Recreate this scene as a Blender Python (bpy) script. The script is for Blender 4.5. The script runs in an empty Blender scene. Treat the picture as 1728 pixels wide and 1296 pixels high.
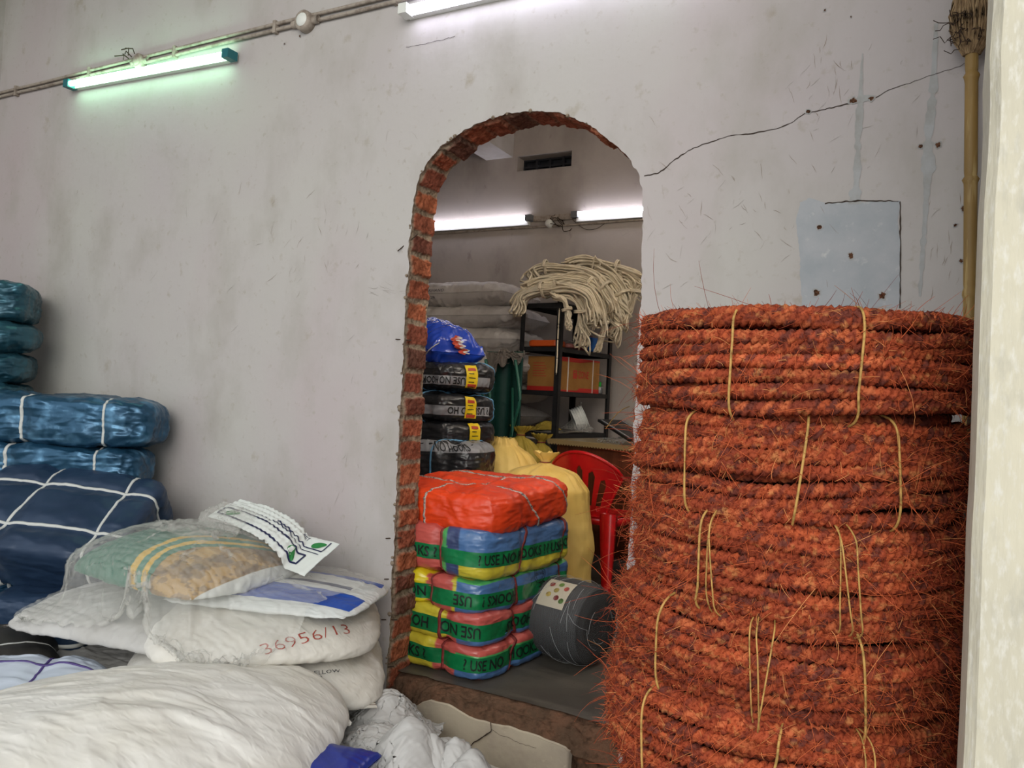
import bpy, bmesh, math
import numpy as np
from mathutils import Matrix, Vector

S = bpy.context.scene
COL = S.collection
PI = math.pi

# ------------------------------------------------------------------ camera
F_PX = 1300.0
YAW, ROLL, PITCH = math.radians(27.7), math.radians(2.9), math.atan(25 / 1300)
CAM = np.array([0, -2.36, 1.05])
_R0 = np.array([math.cos(YAW), math.sin(YAW), 0]); _F0 = np.array([-math.sin(YAW), math.cos(YAW), 0]); _Z = np.array([0, 0, 1.])
_V = math.cos(PITCH) * _F0 + math.sin(PITCH) * _Z; _U = -math.sin(PITCH) * _F0 + math.cos(PITCH) * _Z
_r = math.cos(ROLL) * _R0 + math.sin(ROLL) * _U; _u = -math.sin(ROLL) * _R0 + math.cos(ROLL) * _U
def _ray(px, py): return _V + _r * (px - 864) / F_PX + _u * (648 - py) / F_PX
def PY(px, py, y): d = _ray(px, py); return CAM + d * (y - CAM[1]) / d[1]      # measured point on a plane of the place
def PZ(px, py, z): d = _ray(px, py); return CAM + d * (z - CAM[2]) / d[2]
def PT(px, py, t): return CAM + _ray(px, py) * t
cd = bpy.data.cameras.new('camera'); cam = bpy.data.objects.new('camera', cd); COL.objects.link(cam)
cd.sensor_width = 36; cd.lens = 36 * F_PX / 1728; cd.clip_start = 0.02
M4 = Matrix.Identity(4)
for i in range(3):
    M4[i][0] = _r[i]; M4[i][1] = _u[i]; M4[i][2] = -_V[i]; M4[i][3] = CAM[i]
cam.matrix_world = M4
S.camera = cam

# ------------------------------------------------------------------ light and exposure
W = bpy.data.worlds.new('sky'); S.world = W; W.use_nodes = True
W.node_tree.nodes['Background'].inputs[0].default_value = (0.93, 0.97, 1.0, 1)
W.node_tree.nodes['Background'].inputs[1].default_value = 1.17
def area_light(name, loc, target, sx, sy, power, col):
    l = bpy.data.lights.new(name, 'AREA'); l.shape = 'RECTANGLE'; l.size = sx; l.size_y = sy; l.energy = power; l.color = col
    o = bpy.data.objects.new(name, l); COL.objects.link(o); o.location = loc
    o.rotation_euler = (Vector(target) - Vector(loc)).to_track_quat('-Z', 'Y').to_euler()
    return o
area_light('daylight_from_street', (1.0, -6.5, 3.4), (-1.2, 0, 0.6), 5.0, 3.0, 235, (1.0, 0.955, 0.87))
S.view_settings.view_transform = 'Standard'; S.view_settings.look = 'None'
S.view_settings.exposure = 0.0; S.view_settings.gamma = 1.0; S.view_settings.use_curve_mapping = False

# ------------------------------------------------------------------ noise
def _hash(ix, iy, iz, seed):
    seed = int(seed)
    h = (ix.astype(np.int64) * 374761393 + iy.astype(np.int64) * 668265263 + iz.astype(np.int64) * 2147483647 + seed * 1274126177) & 0xffffffff
    h = ((h ^ (h >> 13)) * 1274126177) & 0xffffffff
    h = ((h ^ (h >> 15)) * 2246822519) & 0xffffffff
    return ((h ^ (h >> 16)) & 0xffff) / 32767.5 - 1.0
def vn(P, seed=0):
    P = np.asarray(P, float); i = np.floor(P); f = P - i; f = f * f * f * (f * (f * 6 - 15) + 10)
    ix, iy, iz = i[:, 0], i[:, 1], i[:, 2]; r = 0
    for dx in (0, 1):
        wx = f[:, 0] if dx else 1 - f[:, 0]
        for dy in (0, 1):
            wy = f[:, 1] if dy else 1 - f[:, 1]
            for dz in (0, 1):
                wz = f[:, 2] if dz else 1 - f[:, 2]
                r = r + wx * wy * wz * _hash(ix + dx, iy + dy, iz + dz, seed)
    return r
def fbm(P, seed=0, o=4):
    P = np.asarray(P, float); r = 0; a = 1; t = 0
    for k in range(o): r = r + a * vn(P, seed + k * 17); t += a; a *= .5; P = P * 2.03 + 11.3
    return r / t
def ridge(P, seed=0, o=3):
    P = np.asarray(P, float); r = 0; a = 1; t = 0
    for k in range(o): r = r + a * (1 - 2 * np.abs(vn(P, seed + k * 17))); t += a; a *= .55; P = P * 2.07 + 5.1
    return r / t
def n1(x, seed=0):
    x = np.atleast_1d(np.asarray(x, float)); return vn(np.stack([x, x * 0 + .5, x * 0 + seed * 3.7], 1), seed)

# ------------------------------------------------------------------ mesh building
class MB:
    """collects vertices and quads / triangles with a material index and a colour"""
    def __init__(s): s.v = []; s.q = []; s.t = []; s.qm = []; s.tm = []; s.c = []; s.n = 0
    def add(s, v, f, m=0, c=(1, 1, 1)):
        v = np.asarray(v, float).reshape(-1, 3); f = np.asarray(f, int)
        if len(f):
            if f.shape[1] == 4: s.q.append(f + s.n); s.qm.append(np.full(len(f), m))
            else: s.t.append(f + s.n); s.tm.append(np.full(len(f), m))
        c = np.asarray(c, float)
        s.c.append(np.broadcast_to(c, (len(v), 3)) if c.ndim < 2 else c)
        s.v.append(v); s.n += len(v); return s
    def xf(s, fn): s.v = [fn(v) for v in s.v]; return s
    def bounds(s):
        v = np.concatenate(s.v); return v.min(0), v.max(0)
    def mesh(s, name, mats, smooth=True, off=(0, 0, 0), use_col=False):
        v = np.concatenate(s.v) - np.asarray(off, float)
        q = np.concatenate(s.q) if s.q else np.zeros((0, 4), int); t = np.concatenate(s.t) if s.t else np.zeros((0, 3), int)
        qm = np.concatenate(s.qm) if s.qm else np.zeros(0, int); tm = np.concatenate(s.tm) if s.tm else np.zeros(0, int)
        me = bpy.data.meshes.new(name); nv = len(v); nl = q.size + t.size; nf = len(q) + len(t)
        me.vertices.add(nv); me.vertices.foreach_set('co', v.astype(np.float32).ravel())
        me.loops.add(nl); me.loops.foreach_set('vertex_index', np.concatenate([q.ravel(), t.ravel()]).astype(np.int32))
        me.polygons.add(nf)
        me.polygons.foreach_set('loop_start', np.concatenate([np.arange(len(q)) * 4, q.size + np.arange(len(t)) * 3]).astype(np.int32))
        for m in mats: me.materials.append(m)
        me.polygons.foreach_set('material_index', np.concatenate([qm, tm]).astype(np.int32))
        me.update(calc_edges=True); me.validate()
        me.polygons.foreach_set('use_smooth', np.full(len(me.polygons), smooth))
        if use_col and len(me.vertices) == nv:
            c = np.concatenate(s.c); a = me.color_attributes.new('Col', 'FLOAT_COLOR', 'POINT')
            a.data.foreach_set('color', np.concatenate([c, np.ones((nv, 1))], 1).astype(np.float32).ravel())
        return me

def grid_faces(nu, nv, cu=False, cv=False, flip=False):
    i = np.arange(nu if cu else nu - 1); j = np.arange(nv if cv else nv - 1)
    I, J = np.meshgrid(i, j, indexing='ij'); I = I.ravel(); J = J.ravel(); I2 = (I + 1) % nu; J2 = (J + 1) % nv
    f = np.stack([I * nv + J, I2 * nv + J, I2 * nv + J2, I * nv + J2], 1)
    return f[:, ::-1] if flip else f
def box(mb, lo, hi, m=0, c=(1, 1, 1), R=None, org=(0, 0, 0)):
    x0, y0, z0 = lo; x1, y1, z1 = hi
    v = np.array([(x0, y0, z0), (x1, y0, z0), (x1, y1, z0), (x0, y1, z0), (x0, y0, z1), (x1, y0, z1), (x1, y1, z1), (x0, y1, z1)], float)
    if R is not None: v = v @ np.asarray(R).T
    v = v + np.asarray(org)
    mb.add(v, [(3, 2, 1, 0), (4, 5, 6, 7), (0, 1, 5, 4), (1, 2, 6, 5), (2, 3, 7, 6), (3, 0, 4, 7)], m, c); return mb
def frames(path, closed=False, up=(0, 0, 1)):
    p = np.asarray(path, float)
    T = (np.roll(p, -1, 0) - np.roll(p, 1, 0)) if closed else np.gradient(p, axis=0)
    T /= np.linalg.norm(T, axis=1, keepdims=True) + 1e-12
    up = np.broadcast_to(np.asarray(up, float), T.shape)
    A = np.cross(T, up); nn = np.linalg.norm(A, axis=1, keepdims=True)
    A = np.where(nn < 1e-3, np.cross(T, np.array([1., .3, 0])), A); A /= np.linalg.norm(A, axis=1, keepdims=True) + 1e-12
    B = np.cross(A, T); return T, A, B
def tube(mb, path, r, n=8, closed=False, m=0, c=(1, 1, 1), up=(0, 0, 1), flat=1.0, caps=True):
    p = np.asarray(path, float); T, A, B = frames(p, closed, up)
    a = np.arange(n) * 2 * PI / n; r = np.broadcast_to(np.asarray(r, float), (len(p),))
    v = p[:, None] + r[:, None, None] * (np.cos(a)[None, :, None] * A[:, None] + flat * np.sin(a)[None, :, None] * B[:, None])
    if np.ndim(c) == 2: c = np.repeat(c, n, 0)
    base = mb.n; mb.add(v.reshape(-1, 3), grid_faces(len(p), n, closed, True), m, c)
    if caps and not closed:
        for k, fl in ((0, False), (len(p) - 1, True)):
            idx = [[k * n, k * n + j, k * n + j + 1] if fl else [k * n, k * n + j + 1, k * n + j] for j in range(1, n - 1)]
            f = np.array(idx) + base; mb.t.append(f); mb.tm.append(np.full(len(f), m))
    return mb
def lathe(mb, prof, n=24, m=0, c=(1, 1, 1), R=None, org=(0, 0, 0)):
    pr = np.asarray(prof, float); a = np.arange(n) * 2 * PI / n
    v = np.stack([pr[:, None, 0] * np.cos(a), pr[:, None, 0] * np.sin(a), np.repeat(pr[:, 1:2], n, 1)], 2).reshape(-1, 3)
    if R is not None: v = v @ np.asarray(R).T
    mb.add(v + np.asarray(org), grid_faces(len(pr), n, False, True, True), m, c); return mb
def Rz(a): c, s = math.cos(a), math.sin(a); return np.array([[c, -s, 0], [s, c, 0], [0, 0, 1.]])
def Rx(a): c, s = math.cos(a), math.sin(a); return np.array([[1, 0, 0], [0, c, -s], [0, s, c]])
def Ry(a): c, s = math.cos(a), math.sin(a); return np.array([[c, 0, s], [0, 1, 0], [-s, 0, c]])
def place(R, t): return lambda v: v @ np.asarray(R).T + np.asarray(t)

# ------------------------------------------------------------------ objects
def setp(o, label=None, cat=None, group=None, kind=None):
    if label: o['label'] = label
    if cat: o['category'] = cat
    if group: o['group'] = group
    if kind: o['kind'] = kind
    return o
def thing(name, label, cat, loc, group=None):
    o = bpy.data.objects.new(name, None); COL.objects.link(o); o.empty_display_size = .05
    o.location = loc; return setp(o, label, cat, group)
def part(name, mb, mats, root=None, smooth=True, label=None, kind=None, col=False, local=False):
    """one mesh object; the vertices are given in world space unless local"""
    mats = mats if isinstance(mats, (list, tuple)) else [mats]
    off = (0, 0, 0)
    if root is not None and not local:
        off = np.zeros(3); q = root
        while q is not None: off = off + np.array(q.location); q = q.parent
    o = bpy.data.objects.new(name, mb.mesh(name, mats, smooth, off, col)); COL.objects.link(o)
    if root is not None: o.parent = root
    return setp(o, label, None, None, kind)
def single(name, mb, mats, label, cat, group=None, smooth=True, col=False, kind=None):
    lo, hi = mb.bounds(); off = np.array([(lo[0] + hi[0]) / 2, (lo[1] + hi[1]) / 2, lo[2]])
    mats = mats if isinstance(mats, (list, tuple)) else [mats]
    o = bpy.data.objects.new(name, mb.mesh(name, mats, smooth, off, col)); COL.objects.link(o); o.location = off
    return setp(o, label, cat, group, kind)
def base_of(mb):
    lo, hi = mb.bounds(); return ((lo[0] + hi[0]) / 2, (lo[1] + hi[1]) / 2, lo[2])
def struct(name, mb, mats, smooth=False, col=False):
    o = part(name, mb, mats, None, smooth, None, 'structure', col); return o
def copy_tree(o, parent=None):
    c = o.copy(); COL.objects.link(c); c.parent = parent
    for ch in o.children: copy_tree(ch, c)
    return c

# ------------------------------------------------------------------ materials
def lin(c):
    if isinstance(c, str): c = [int(c[i:i + 2], 16) / 255 for i in (0, 2, 4)]
    return tuple((x / 12.92 if x <= .04045 else ((x + .055) / 1.055) ** 2.4) for x in c)
def mat(name, col='808080', rough=.6, metal=0., spec=.5, attr=False, noise=(), bump=(), coat=0., alpha=1., emit=None, estr=0., sheen=0., trans=0., backmix=None):
    """noise: (scale xyz, colour, lo, hi, detail)  bump: (scale xyz, strength, distance, kind)"""
    m = bpy.data.materials.new(name); m.use_nodes = True; nt = m.node_tree; N = nt.nodes; L = nt.links
    b = N['Principled BSDF']; tc = N.new('ShaderNodeTexCoord')
    def mapped(sc):
        mp = N.new('ShaderNodeMapping'); L.new(tc.outputs['Object'], mp.inputs[0])
        mp.inputs['Scale'].default_value = sc if isinstance(sc, (tuple, list)) else (sc, sc, sc); return mp.outputs[0]
    if attr: a = N.new('ShaderNodeAttribute'); a.attribute_name = 'Col'; cur = a.outputs['Color']
    else:
        a = N.new('ShaderNodeRGB'); a.outputs[0].default_value = (*lin(col), 1); cur = a.outputs[0]
    for sc, c2, lo, hi, det in noise:
        n = N.new('ShaderNodeTexNoise'); n.inputs['Scale'].default_value = 1; n.inputs['Detail'].default_value = det
        n.inputs['Roughness'].default_value = .6; L.new(mapped(sc), n.inputs['Vector'])
        mr = N.new('ShaderNodeMapRange'); mr.inputs['From Min'].default_value = lo; mr.inputs['From Max'].default_value = hi
        L.new(n.outputs['Fac'], mr.inputs['Value'])
        mx = N.new('ShaderNodeMix'); mx.data_type = 'RGBA'; L.new(mr.outputs[0], mx.inputs['Factor'])
        if attr: mx.blend_type = 'MULTIPLY'
        L.new(cur, mx.inputs['A']); mx.inputs['B'].default_value = (*lin(c2), 1); cur = mx.outputs['Result']
    L.new(cur, b.inputs['Base Color'])
    b.inputs['Roughness'].default_value = rough; b.inputs['Metallic'].default_value = metal
    b.inputs['Specular IOR Level'].default_value = spec; b.inputs['Coat Weight'].default_value = coat; b.inputs['Coat Roughness'].default_value = .15
    b.inputs['Alpha'].default_value = alpha; b.inputs['Transmission Weight'].default_value = trans
    if sheen: b.inputs['Sheen Weight'].default_value = sheen
    if emit: b.inputs['Emission Color'].default_value = (*lin(emit), 1); b.inputs['Emission Strength'].default_value = estr
    prev = None
    for bp in bump:
        sc, st, dist, kind = bp
        if kind == 'noise' or kind == 'ridge':
            n = N.new('ShaderNodeTexNoise'); n.inputs['Scale'].default_value = 1; n.inputs['Detail'].default_value = 4
            if kind == 'ridge':
                n.noise_type = 'RIDGED_MULTIFRACTAL'; n.inputs['Detail'].default_value = 2
                n.inputs['Distortion'].default_value = .4
            L.new(mapped(sc), n.inputs['Vector']); h = n.outputs['Fac']
        elif kind == 'voronoi':
            n = N.new('ShaderNodeTexVoronoi'); n.inputs['Scale'].default_value = 1; L.new(mapped(sc), n.inputs['Vector']); h = n.outputs['Distance']
        else:
            n = N.new('ShaderNodeTexWave'); n.inputs['Scale'].default_value = 1; n.inputs['Distortion'].default_value = 1
            L.new(mapped(sc), n.inputs['Vector']); h = n.outputs['Fac']
        bu = N.new('ShaderNodeBump'); bu.inputs['Strength'].default_value = st; bu.inputs['Distance'].default_value = dist
        L.new(h, bu.inputs['Height'])
        if prev is not None: L.new(prev, bu.inputs['Normal'])
        prev = bu.outputs[0]
    if prev is not None: L.new(prev, b.inputs['Normal'])
    return m

# ------------------------------------------------------------------ text as mesh
def text_mesh(s, size, maxlen=.02, squeeze=1.0, bold=0.0):
    cu = bpy.data.curves.new('t', 'FONT'); cu.body = s; cu.size = size; cu.resolution_u = 2; cu.offset = bold
    ob = bpy.data.objects.new('t', cu); COL.objects.link(ob); bpy.context.view_layer.update()
    me = bpy.data.meshes.new_from_object(ob); bpy.data.objects.remove(ob)
    bm = bmesh.new(); bm.from_mesh(me); bmesh.ops.triangulate(bm, faces=bm.faces)
    for _ in range(3):
        es = [e for e in bm.edges if e.calc_length() > maxlen]
        if not es: break
        bmesh.ops.subdivide_edges(bm, edges=es, cuts=1); bmesh.ops.triangulate(bm, faces=bm.faces)
    v = np.array([x.co[:] for x in bm.verts]); bm.verts.index_update(); f = np.array([[x.index for x in g.verts] for g in bm.faces])
    bm.free(); bpy.data.meshes.remove(me)
    v[:, 0] *= squeeze
    return v[:, :2], f
# ================================================================== SETTING
m_plaster = mat('wall_plaster', 'B9B2B2', .85, spec=.2,
    noise=[(.7, 'BDBBB5', .35, .65, 3), ((1.3, 1.3, .8), 'B9AEAF', .5, .75, 3), ((3.2, 3.2, 2), 'A8A39C', .5, .78, 6), ((8, 8, 7), '95886F', .62, .84, 7), ((26, 26, 18), '94877A', .66, .86, 6), ((60, 60, 14), '958D85', .72, .88, 3), (28, 'A79F94', .6, .8, 4)],
    bump=[((90, 90, 14), .12, .004, 'noise'), (3.5, .25, .03, 'noise'), (45, .12, .003, 'noise')])
m_inner = mat('inner_room_plaster', 'B6AEA6', .85, spec=.2,
    noise=[(.7, 'A9A19B', .35, .65, 2), ((2.2, 2.2, 1.4), '968E88', .5, .74, 5), ((9, 9, 5), '7C7068', .64, .82, 5)],
    bump=[(4, .25, .03, 'noise'), (50, .1, .003, 'noise')])
m_patch = mat('grey_filler_patch', 'B0B3B7', .8, spec=.2, noise=[(9, 'A3A9AE', .4, .65, 5), (30, 'C3C5C4', .6, .75, 3)], bump=[((80, 80, 20), .15, .003, 'noise')])
m_putty = mat('putty_streak', 'AFB1B2', .8, spec=.2, noise=[(14, '9D9C98', .4, .7, 4)])
m_crack = mat('crack_dark', '3F352E', .95, spec=.1)
m_hole = mat('drill_hole', '3B2A20', .95, spec=.1, noise=[(200, '6A4A38', .4, .6, 2)])
m_brick = mat('broken_brick', attr=True, rough=.9, spec=.15, noise=[(60, '8A7A70', .45, .75, 5)], bump=[(120, .6, .006, 'noise'), (35, .5, .01, 'noise')])
m_column = mat('cream_column_paint', 'D3CDB8', .8, spec=.2,
    noise=[((3, 3, 2), 'BFBAA9', .4, .7, 4), ((9, 9, 6), 'A39678', .66, .82, 5), ((120, 120, 40), 'D6D3C8', .5, .7, 4), ((40, 40, 14), 'B9B5A6', .55, .75, 4)],
    bump=[((110, 110, 16), .5, .004, 'noise'), (6, .25, .03, 'noise')])
m_ceiling = mat('ceiling_limewash', 'B8B4B0', .9, spec=.1, noise=[(3, 'A39C92', .4, .7, 4)], bump=[(20, .1, .004, 'noise')])
m_floor_out = mat('outer_cement_floor', '77726A', .85, noise=[(3, '5E5952', .4, .65, 5)], bump=[(40, .3, .004, 'noise')])
m_floor_in = mat('inner_cement_floor', '57534C', .45, spec=.4, noise=[(2.2, '443F39', .35, .65, 5), ((1, 7, 1), '726C62', .55, .8, 5), (40, '3A352F', .6, .8, 4)], bump=[(30, .12, .004, 'noise')])
m_riser = mat('step_plaster', 'B8AD9A', .9, spec=.15, noise=[(5, 'A5998A', .4, .65, 4), ((4, 4, 9), '7E6B56', .62, .8, 5), (50, 'BBB09C', .6, .8, 3)], bump=[(60, .3, .004, 'noise'), (8, .3, .02, 'noise')])
m_rough = mat('broken_sill', '5A4739', .95, spec=.1, noise=[(9, '6E5140', .4, .65, 5), (30, '453529', .5, .7, 5), (14, '7D5A45', .62, .75, 4)], bump=[(40, .8, .012, 'noise'), (110, .5, .004, 'noise')])

ZF, ZC, XL, XR, TH = -.42, 3.45, -4.48, .16, .15
# outline of the doorway, measured on the wall plane
arch = [(-1.705, -.06), (-1.70, .3), (-1.705, .9), (-1.705, 1.5), (-1.70, 1.79), (-1.67, 1.88), (-1.61, 1.95), (-1.50, 2.012), (-1.37, 2.048), (-1.24, 2.055), (-1.12, 2.035), (-.99, 1.972), (-.88, 1.885), (-.815, 1.80), (-.795, 1.70), (-.79, 1.4), (-.79, .57), (-.79, -.06)]
arch = np.array(arch); seg = np.r_[0, np.cumsum(np.linalg.norm(np.diff(arch, axis=0), axis=1))]
NA = 1100; sa = np.linspace(0, seg[-1], NA)
ax = np.interp(sa, seg, arch[:, 0]); az = np.interp(sa, seg, arch[:, 1])
def smooth1(a, k):
    w = np.hanning(2 * k + 1); w /= w.sum(); return np.convolve(np.pad(a, k, mode='edge'), w, 'valid')
ax = smooth1(ax, 24); az2 = smooth1(az, 24); az2[:30] = az[:30]; az2[-30:] = az[-30:]; az = az2
tx, tz = np.gradient(ax), np.gradient(az); tl = np.hypot(tx, tz); nx, nz = tz / tl, -tx / tl      # towards the opening
rag = .006 * n1(sa * 14, 3) + .005 * n1(sa * 45, 4) + .0025 * n1(sa * 120, 5)
rag = np.where(sa > 2.75, rag * .8 + .004 * np.abs(n1(sa * 33, 9)), rag)
ex, ez = ax + nx * rag, az + nz * rag                                                              # ragged plaster edge
top = (ez > 1.79)
ex_m = ex.copy()
i0 = np.argmax(top); i1 = NA - 1 - np.argmax(top[::-1])
ex_m[i0:i1 + 1] = np.maximum.accumulate(ex[i0:i1 + 1])

mb = MB()
def wall_skin(mb, y, fl, X, Zp):
    def q(a, b):
        v = np.concatenate([a, b]); n = len(a); i = np.arange(n - 1)
        f = np.stack([i, i + 1, n + i + 1, n + i], 1); mb.add(v, f[:, ::-1] if fl else f)
    Y = np.full(NA, y); P = np.stack([X, Y, Zp], 1)
    L = P[:i0 + 1]; A = L.copy(); A[:, 0] = XL; q(L, A)
    Rr = P[i1:]; B = Rr.copy(); B[:, 0] = XR; q(Rr, B)
    T = P[i0:i1 + 1]; Tt = T.copy(); Tt[:, 2] = ZC; q(T, Tt)
    for a, b in (((XL, P[i0, 2]), (P[i0, 0], ZC)), ((P[i1, 0], P[i1, 2]), (XR, ZC))):
        v = [(a[0], y, a[1]), (b[0], y, a[1]), (b[0], y, b[1]), (a[0], y, b[1])]; mb.add(v, [(0, 1, 2, 3)] if not fl else [(3, 2, 1, 0)])
    for a, b in (((XL, ZF), (P[0, 0], P[0, 2])), ((P[-1, 0], ZF), (XR, P[-1, 2]))):
        v = [(a[0], y, a[1]), (b[0], y, a[1]), (b[0], y, b[1]), (a[0], y, b[1])]; mb.add(v, [(0, 1, 2, 3)] if not fl else [(3, 2, 1, 0)])
wall_skin(mb, 0, True, ex_m, ez); wall_skin(mb, TH, False, np.r_[ax[:i0], np.maximum.accumulate((ax - nx * .014)[i0:i1 + 1]), ax[i1 + 1:]] if False else ax - .014 * (ax < -1.25) + .014 * (ax > -1.25), az + .014 * (az > 1.9))
wall = struct('wall_back', mb, m_plaster)

# the broken brick reveal: relief and colour follow courses of real bricks
nd = 44; yy = np.linspace(0, TH, nd)
SS, YY = np.meshgrid(sa, yy, indexing='ij')
rng = np.random.default_rng(5)
edges = [0]
while edges[-1] < sa[-1]: edges.append(edges[-1] + rng.uniform(.078, .094))
edges = np.array(edges); bid = np.searchsorted(edges, SS + .004 * n1(YY.ravel() * 30, 7).reshape(SS.shape)) - 1
bc = (edges[np.clip(bid, 0, None)] + edges[np.clip(bid + 1, 0, len(edges) - 1)]) / 2; bh = (edges[np.clip(bid + 1, 0, len(edges) - 1)] - edges[np.clip(bid, 0, None)]) / 2
P3 = np.stack([SS.ravel() * 1, YY.ravel(), 0 * SS.ravel()], 1)
jn = (.008 * fbm(P3 * 40, 11)).reshape(SS.shape)
din = bh - np.abs(SS - bc) - .008 + jn                      # distance inside the brick along the course
half = (rng.random(len(edges)) * .05 + .095)[np.clip(bid, 0, len(edges) - 1)]
y0b = (.016 + .008 * rng.random(len(edges)))[np.clip(bid, 0, len(edges) - 1)]
dy = np.minimum(YY - y0b, y0b + half - YY + .01) + jn
inside = np.clip(np.minimum(din, dy) / .004, 0, 1)
bd = rng.uniform(-.007, .007, len(edges))[np.clip(bid, 0, len(edges) - 1)]
rel = inside * (.004 + bd) + (1 - inside) * (-.004) + (.007 * fbm(P3 * 25, 12) + .004 * fbm(P3 * 90, 13)).reshape(SS.shape)
rel = rel * np.clip(YY / .012, 0, 1) + rag[:, None] * np.clip(1 - YY / .02, 0, 1)
topdark = ((az > 1.93) & (ax > -1.55))[:, None] * np.ones_like(SS)
bcols = np.array([lin(c) for c in ('A05C44', '8E5240', 'AC6648', '7C4C3E', '9A5A44', '704C40')])[rng.integers(0, 6, len(edges))][np.clip(bid, 0, len(edges) - 1)]
mor = np.array(lin('9A8A76')); 
inside3 = np.maximum(inside, topdark * .75)[..., None]
cc = bcols * inside3 + mor * (1 - inside3)
cc = cc * (1 + .35 * fbm(P3 * 30, 21).reshape(SS.shape))[..., None]
cc[:, :3] = np.array(lin('B5AC9E'))
V = np.stack([ax[:, None] + nx[:, None] * rel, YY, az[:, None] + nz[:, None] * rel], 2)
mb = MB(); mb.add(V.reshape(-1, 3), grid_faces(NA, nd), 0, cc.reshape(-1, 3))
struct('doorway_reveal', mb, m_brick, True, True)

# loose bits of mortar and wire along the plaster edge
mb = MB(); rng = np.random.default_rng(8)
for k in list(rng.integers(0, 620, 26)) + [480, 484, 489, 560]:
    r = rng.uniform(.003, .010); sp = np.array([ax[k] + nx[k] * -.002, -.002, az[k] + nz[k] * -.002])
    a = np.linspace(0, PI, 5); pf = [(r * math.sin(t) * rng.uniform(.8, 1.2), -r * math.cos(t) * .8) for t in a]
    lathe(mb, pf, 7, 0, lin('8F8170'), Rx(PI / 2), sp)
struct('doorway_edge_crumbs', mb, m_brick, False, True)
mb = MB()
for (k, dx, dz) in ((392, -.045, -.07), (300, -.03, .0), (60, -.03, .002), (95, -.028, .0), (130, -.03, -.002), (20, -.03, 0)):
    p = np.array([ax[k] + .012, .03, az[k]]); q = np.array([ax[k] + dx, -.012, az[k] + dz])
    tube(mb, np.array([p, (p + q) / 2, q]), .0022, 5)
m_wire = mat('rusty_wire', '4A3A30', .8, metal=.4)
struct('doorway_tie_wires', mb, m_wire)

# marks on the outer wall: crack, filler patch, putty streaks, plug holes (all thin coats standing on the plaster)
def wall_pt(px, py, y=-.0012): return PY(px, py, y)
def ribbon(mb, pts, w, y, m, seed=0, n=300, tap=True):
    P = np.array([PY(a, b, y) for a, b in pts]); s = np.r_[0, np.cumsum(np.linalg.norm(np.diff(P, axis=0), axis=1))]; t = np.linspace(0, s[-1], n)
    Q = np.stack([np.interp(t, s, P[:, i]) for i in range(3)], 1)
    Q[:, 2] += .004 * n1(t * 30, seed) + .0025 * n1(t * 90, seed + 1); Q[:, 0] += .0015 * n1(t * 70, seed + 2)
    ww = np.interp(t / s[-1], np.linspace(0, 1, len(w)), w) * (1 + .6 * n1(t * 60, seed + 3)); ww = np.abs(ww)
    T, A, B = frames(Q, False, (0, 1, 0))
    v = np.concatenate([Q + A * ww[:, None] / 2, Q - A * ww[:, None] / 2]); i = np.arange(n - 1)
    mb.add(v, np.stack([i, n + i, n + i + 1, i + 1], 1), m)
mb = MB()
# filler patch
pp = [(1350, 342), (1368, 334), (1392, 343), (1430, 341), (1470, 341), (1517, 340), (1519, 420), (1520, 520), (1352, 520), (1350, 440), (1343, 370)]
P = np.array([PY(a, b, -.0010) for a, b in pp] ); P = np.r_[P, P[:1]]; s = np.r_[0, np.cumsum(np.linalg.norm(np.diff(P, axis=0), axis=1))]; t = np.linspace(0, s[-1], 500)[:-1]
Q = np.stack([np.interp(t, s, P[:, i]) for i in range(3)], 1); Q[:, 0] += .004 * n1(t * 40, 5) + .002 * n1(t * 120, 6); Q[:, 2] += .004 * n1(t * 40, 7) + .002 * n1(t * 120, 8)
cen = Q.mean(0); v = np.r_[Q, [cen]]; n = len(Q); i = np.arange(n); mb.add(v, np.stack([i, (i + 1) % n, np.full(n, n)], 1)[:, ::-1], 0)
ribbon(mb, [(1442, 345), (1446, 300), (1448, 230), (1452, 165), (1454, 120), (1456, 90)], [.034, .016, .014, .020, .010, .002], -.0014, 1, 3)
ribbon(mb, [(1436, 170), (1476, 164)], [.006, .016, .012], -.0016, 1, 4, 60)
ribbon(mb, [(1580, 40), (1574, 160), (1566, 235), (1566, 290), (1562, 350), (1556, 440), (1552, 500)], [.010, .016, .022, .030, .012, .012, .006], -.0012, 1, 6)
ribbon(mb, [(1519, 340), (1520, 420), (1519, 520)], [.003, .003], -.0016, 2, 8, 100)
ribbon(mb, [(1392, 343), (1440, 338), (1517, 339)], [.003, .004, .002], -.0017, 2, 9, 100)
ribbon(mb, [(1087, 297), (1114, 290), (1150, 262), (1185, 243), (1228, 230), (1270, 226), (1315, 215), (1340, 205), (1363, 188), (1395, 184), (1432, 174)], [.0035, .0030, .0035, .0022, .0026, .0024, .0022, .003], -.0015, 2, 11, 500)
ribbon(mb, [(1478, 164), (1512, 147), (1558, 132), (1600, 118), (1635, 104)], [.0018, .0012, .0008], -.0015, 2, 15, 200)
ribbon(mb, [(685, 80), (720, 74), (768, 62)], [.0012, .0014], -.0015, 2, 17, 80)
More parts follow.
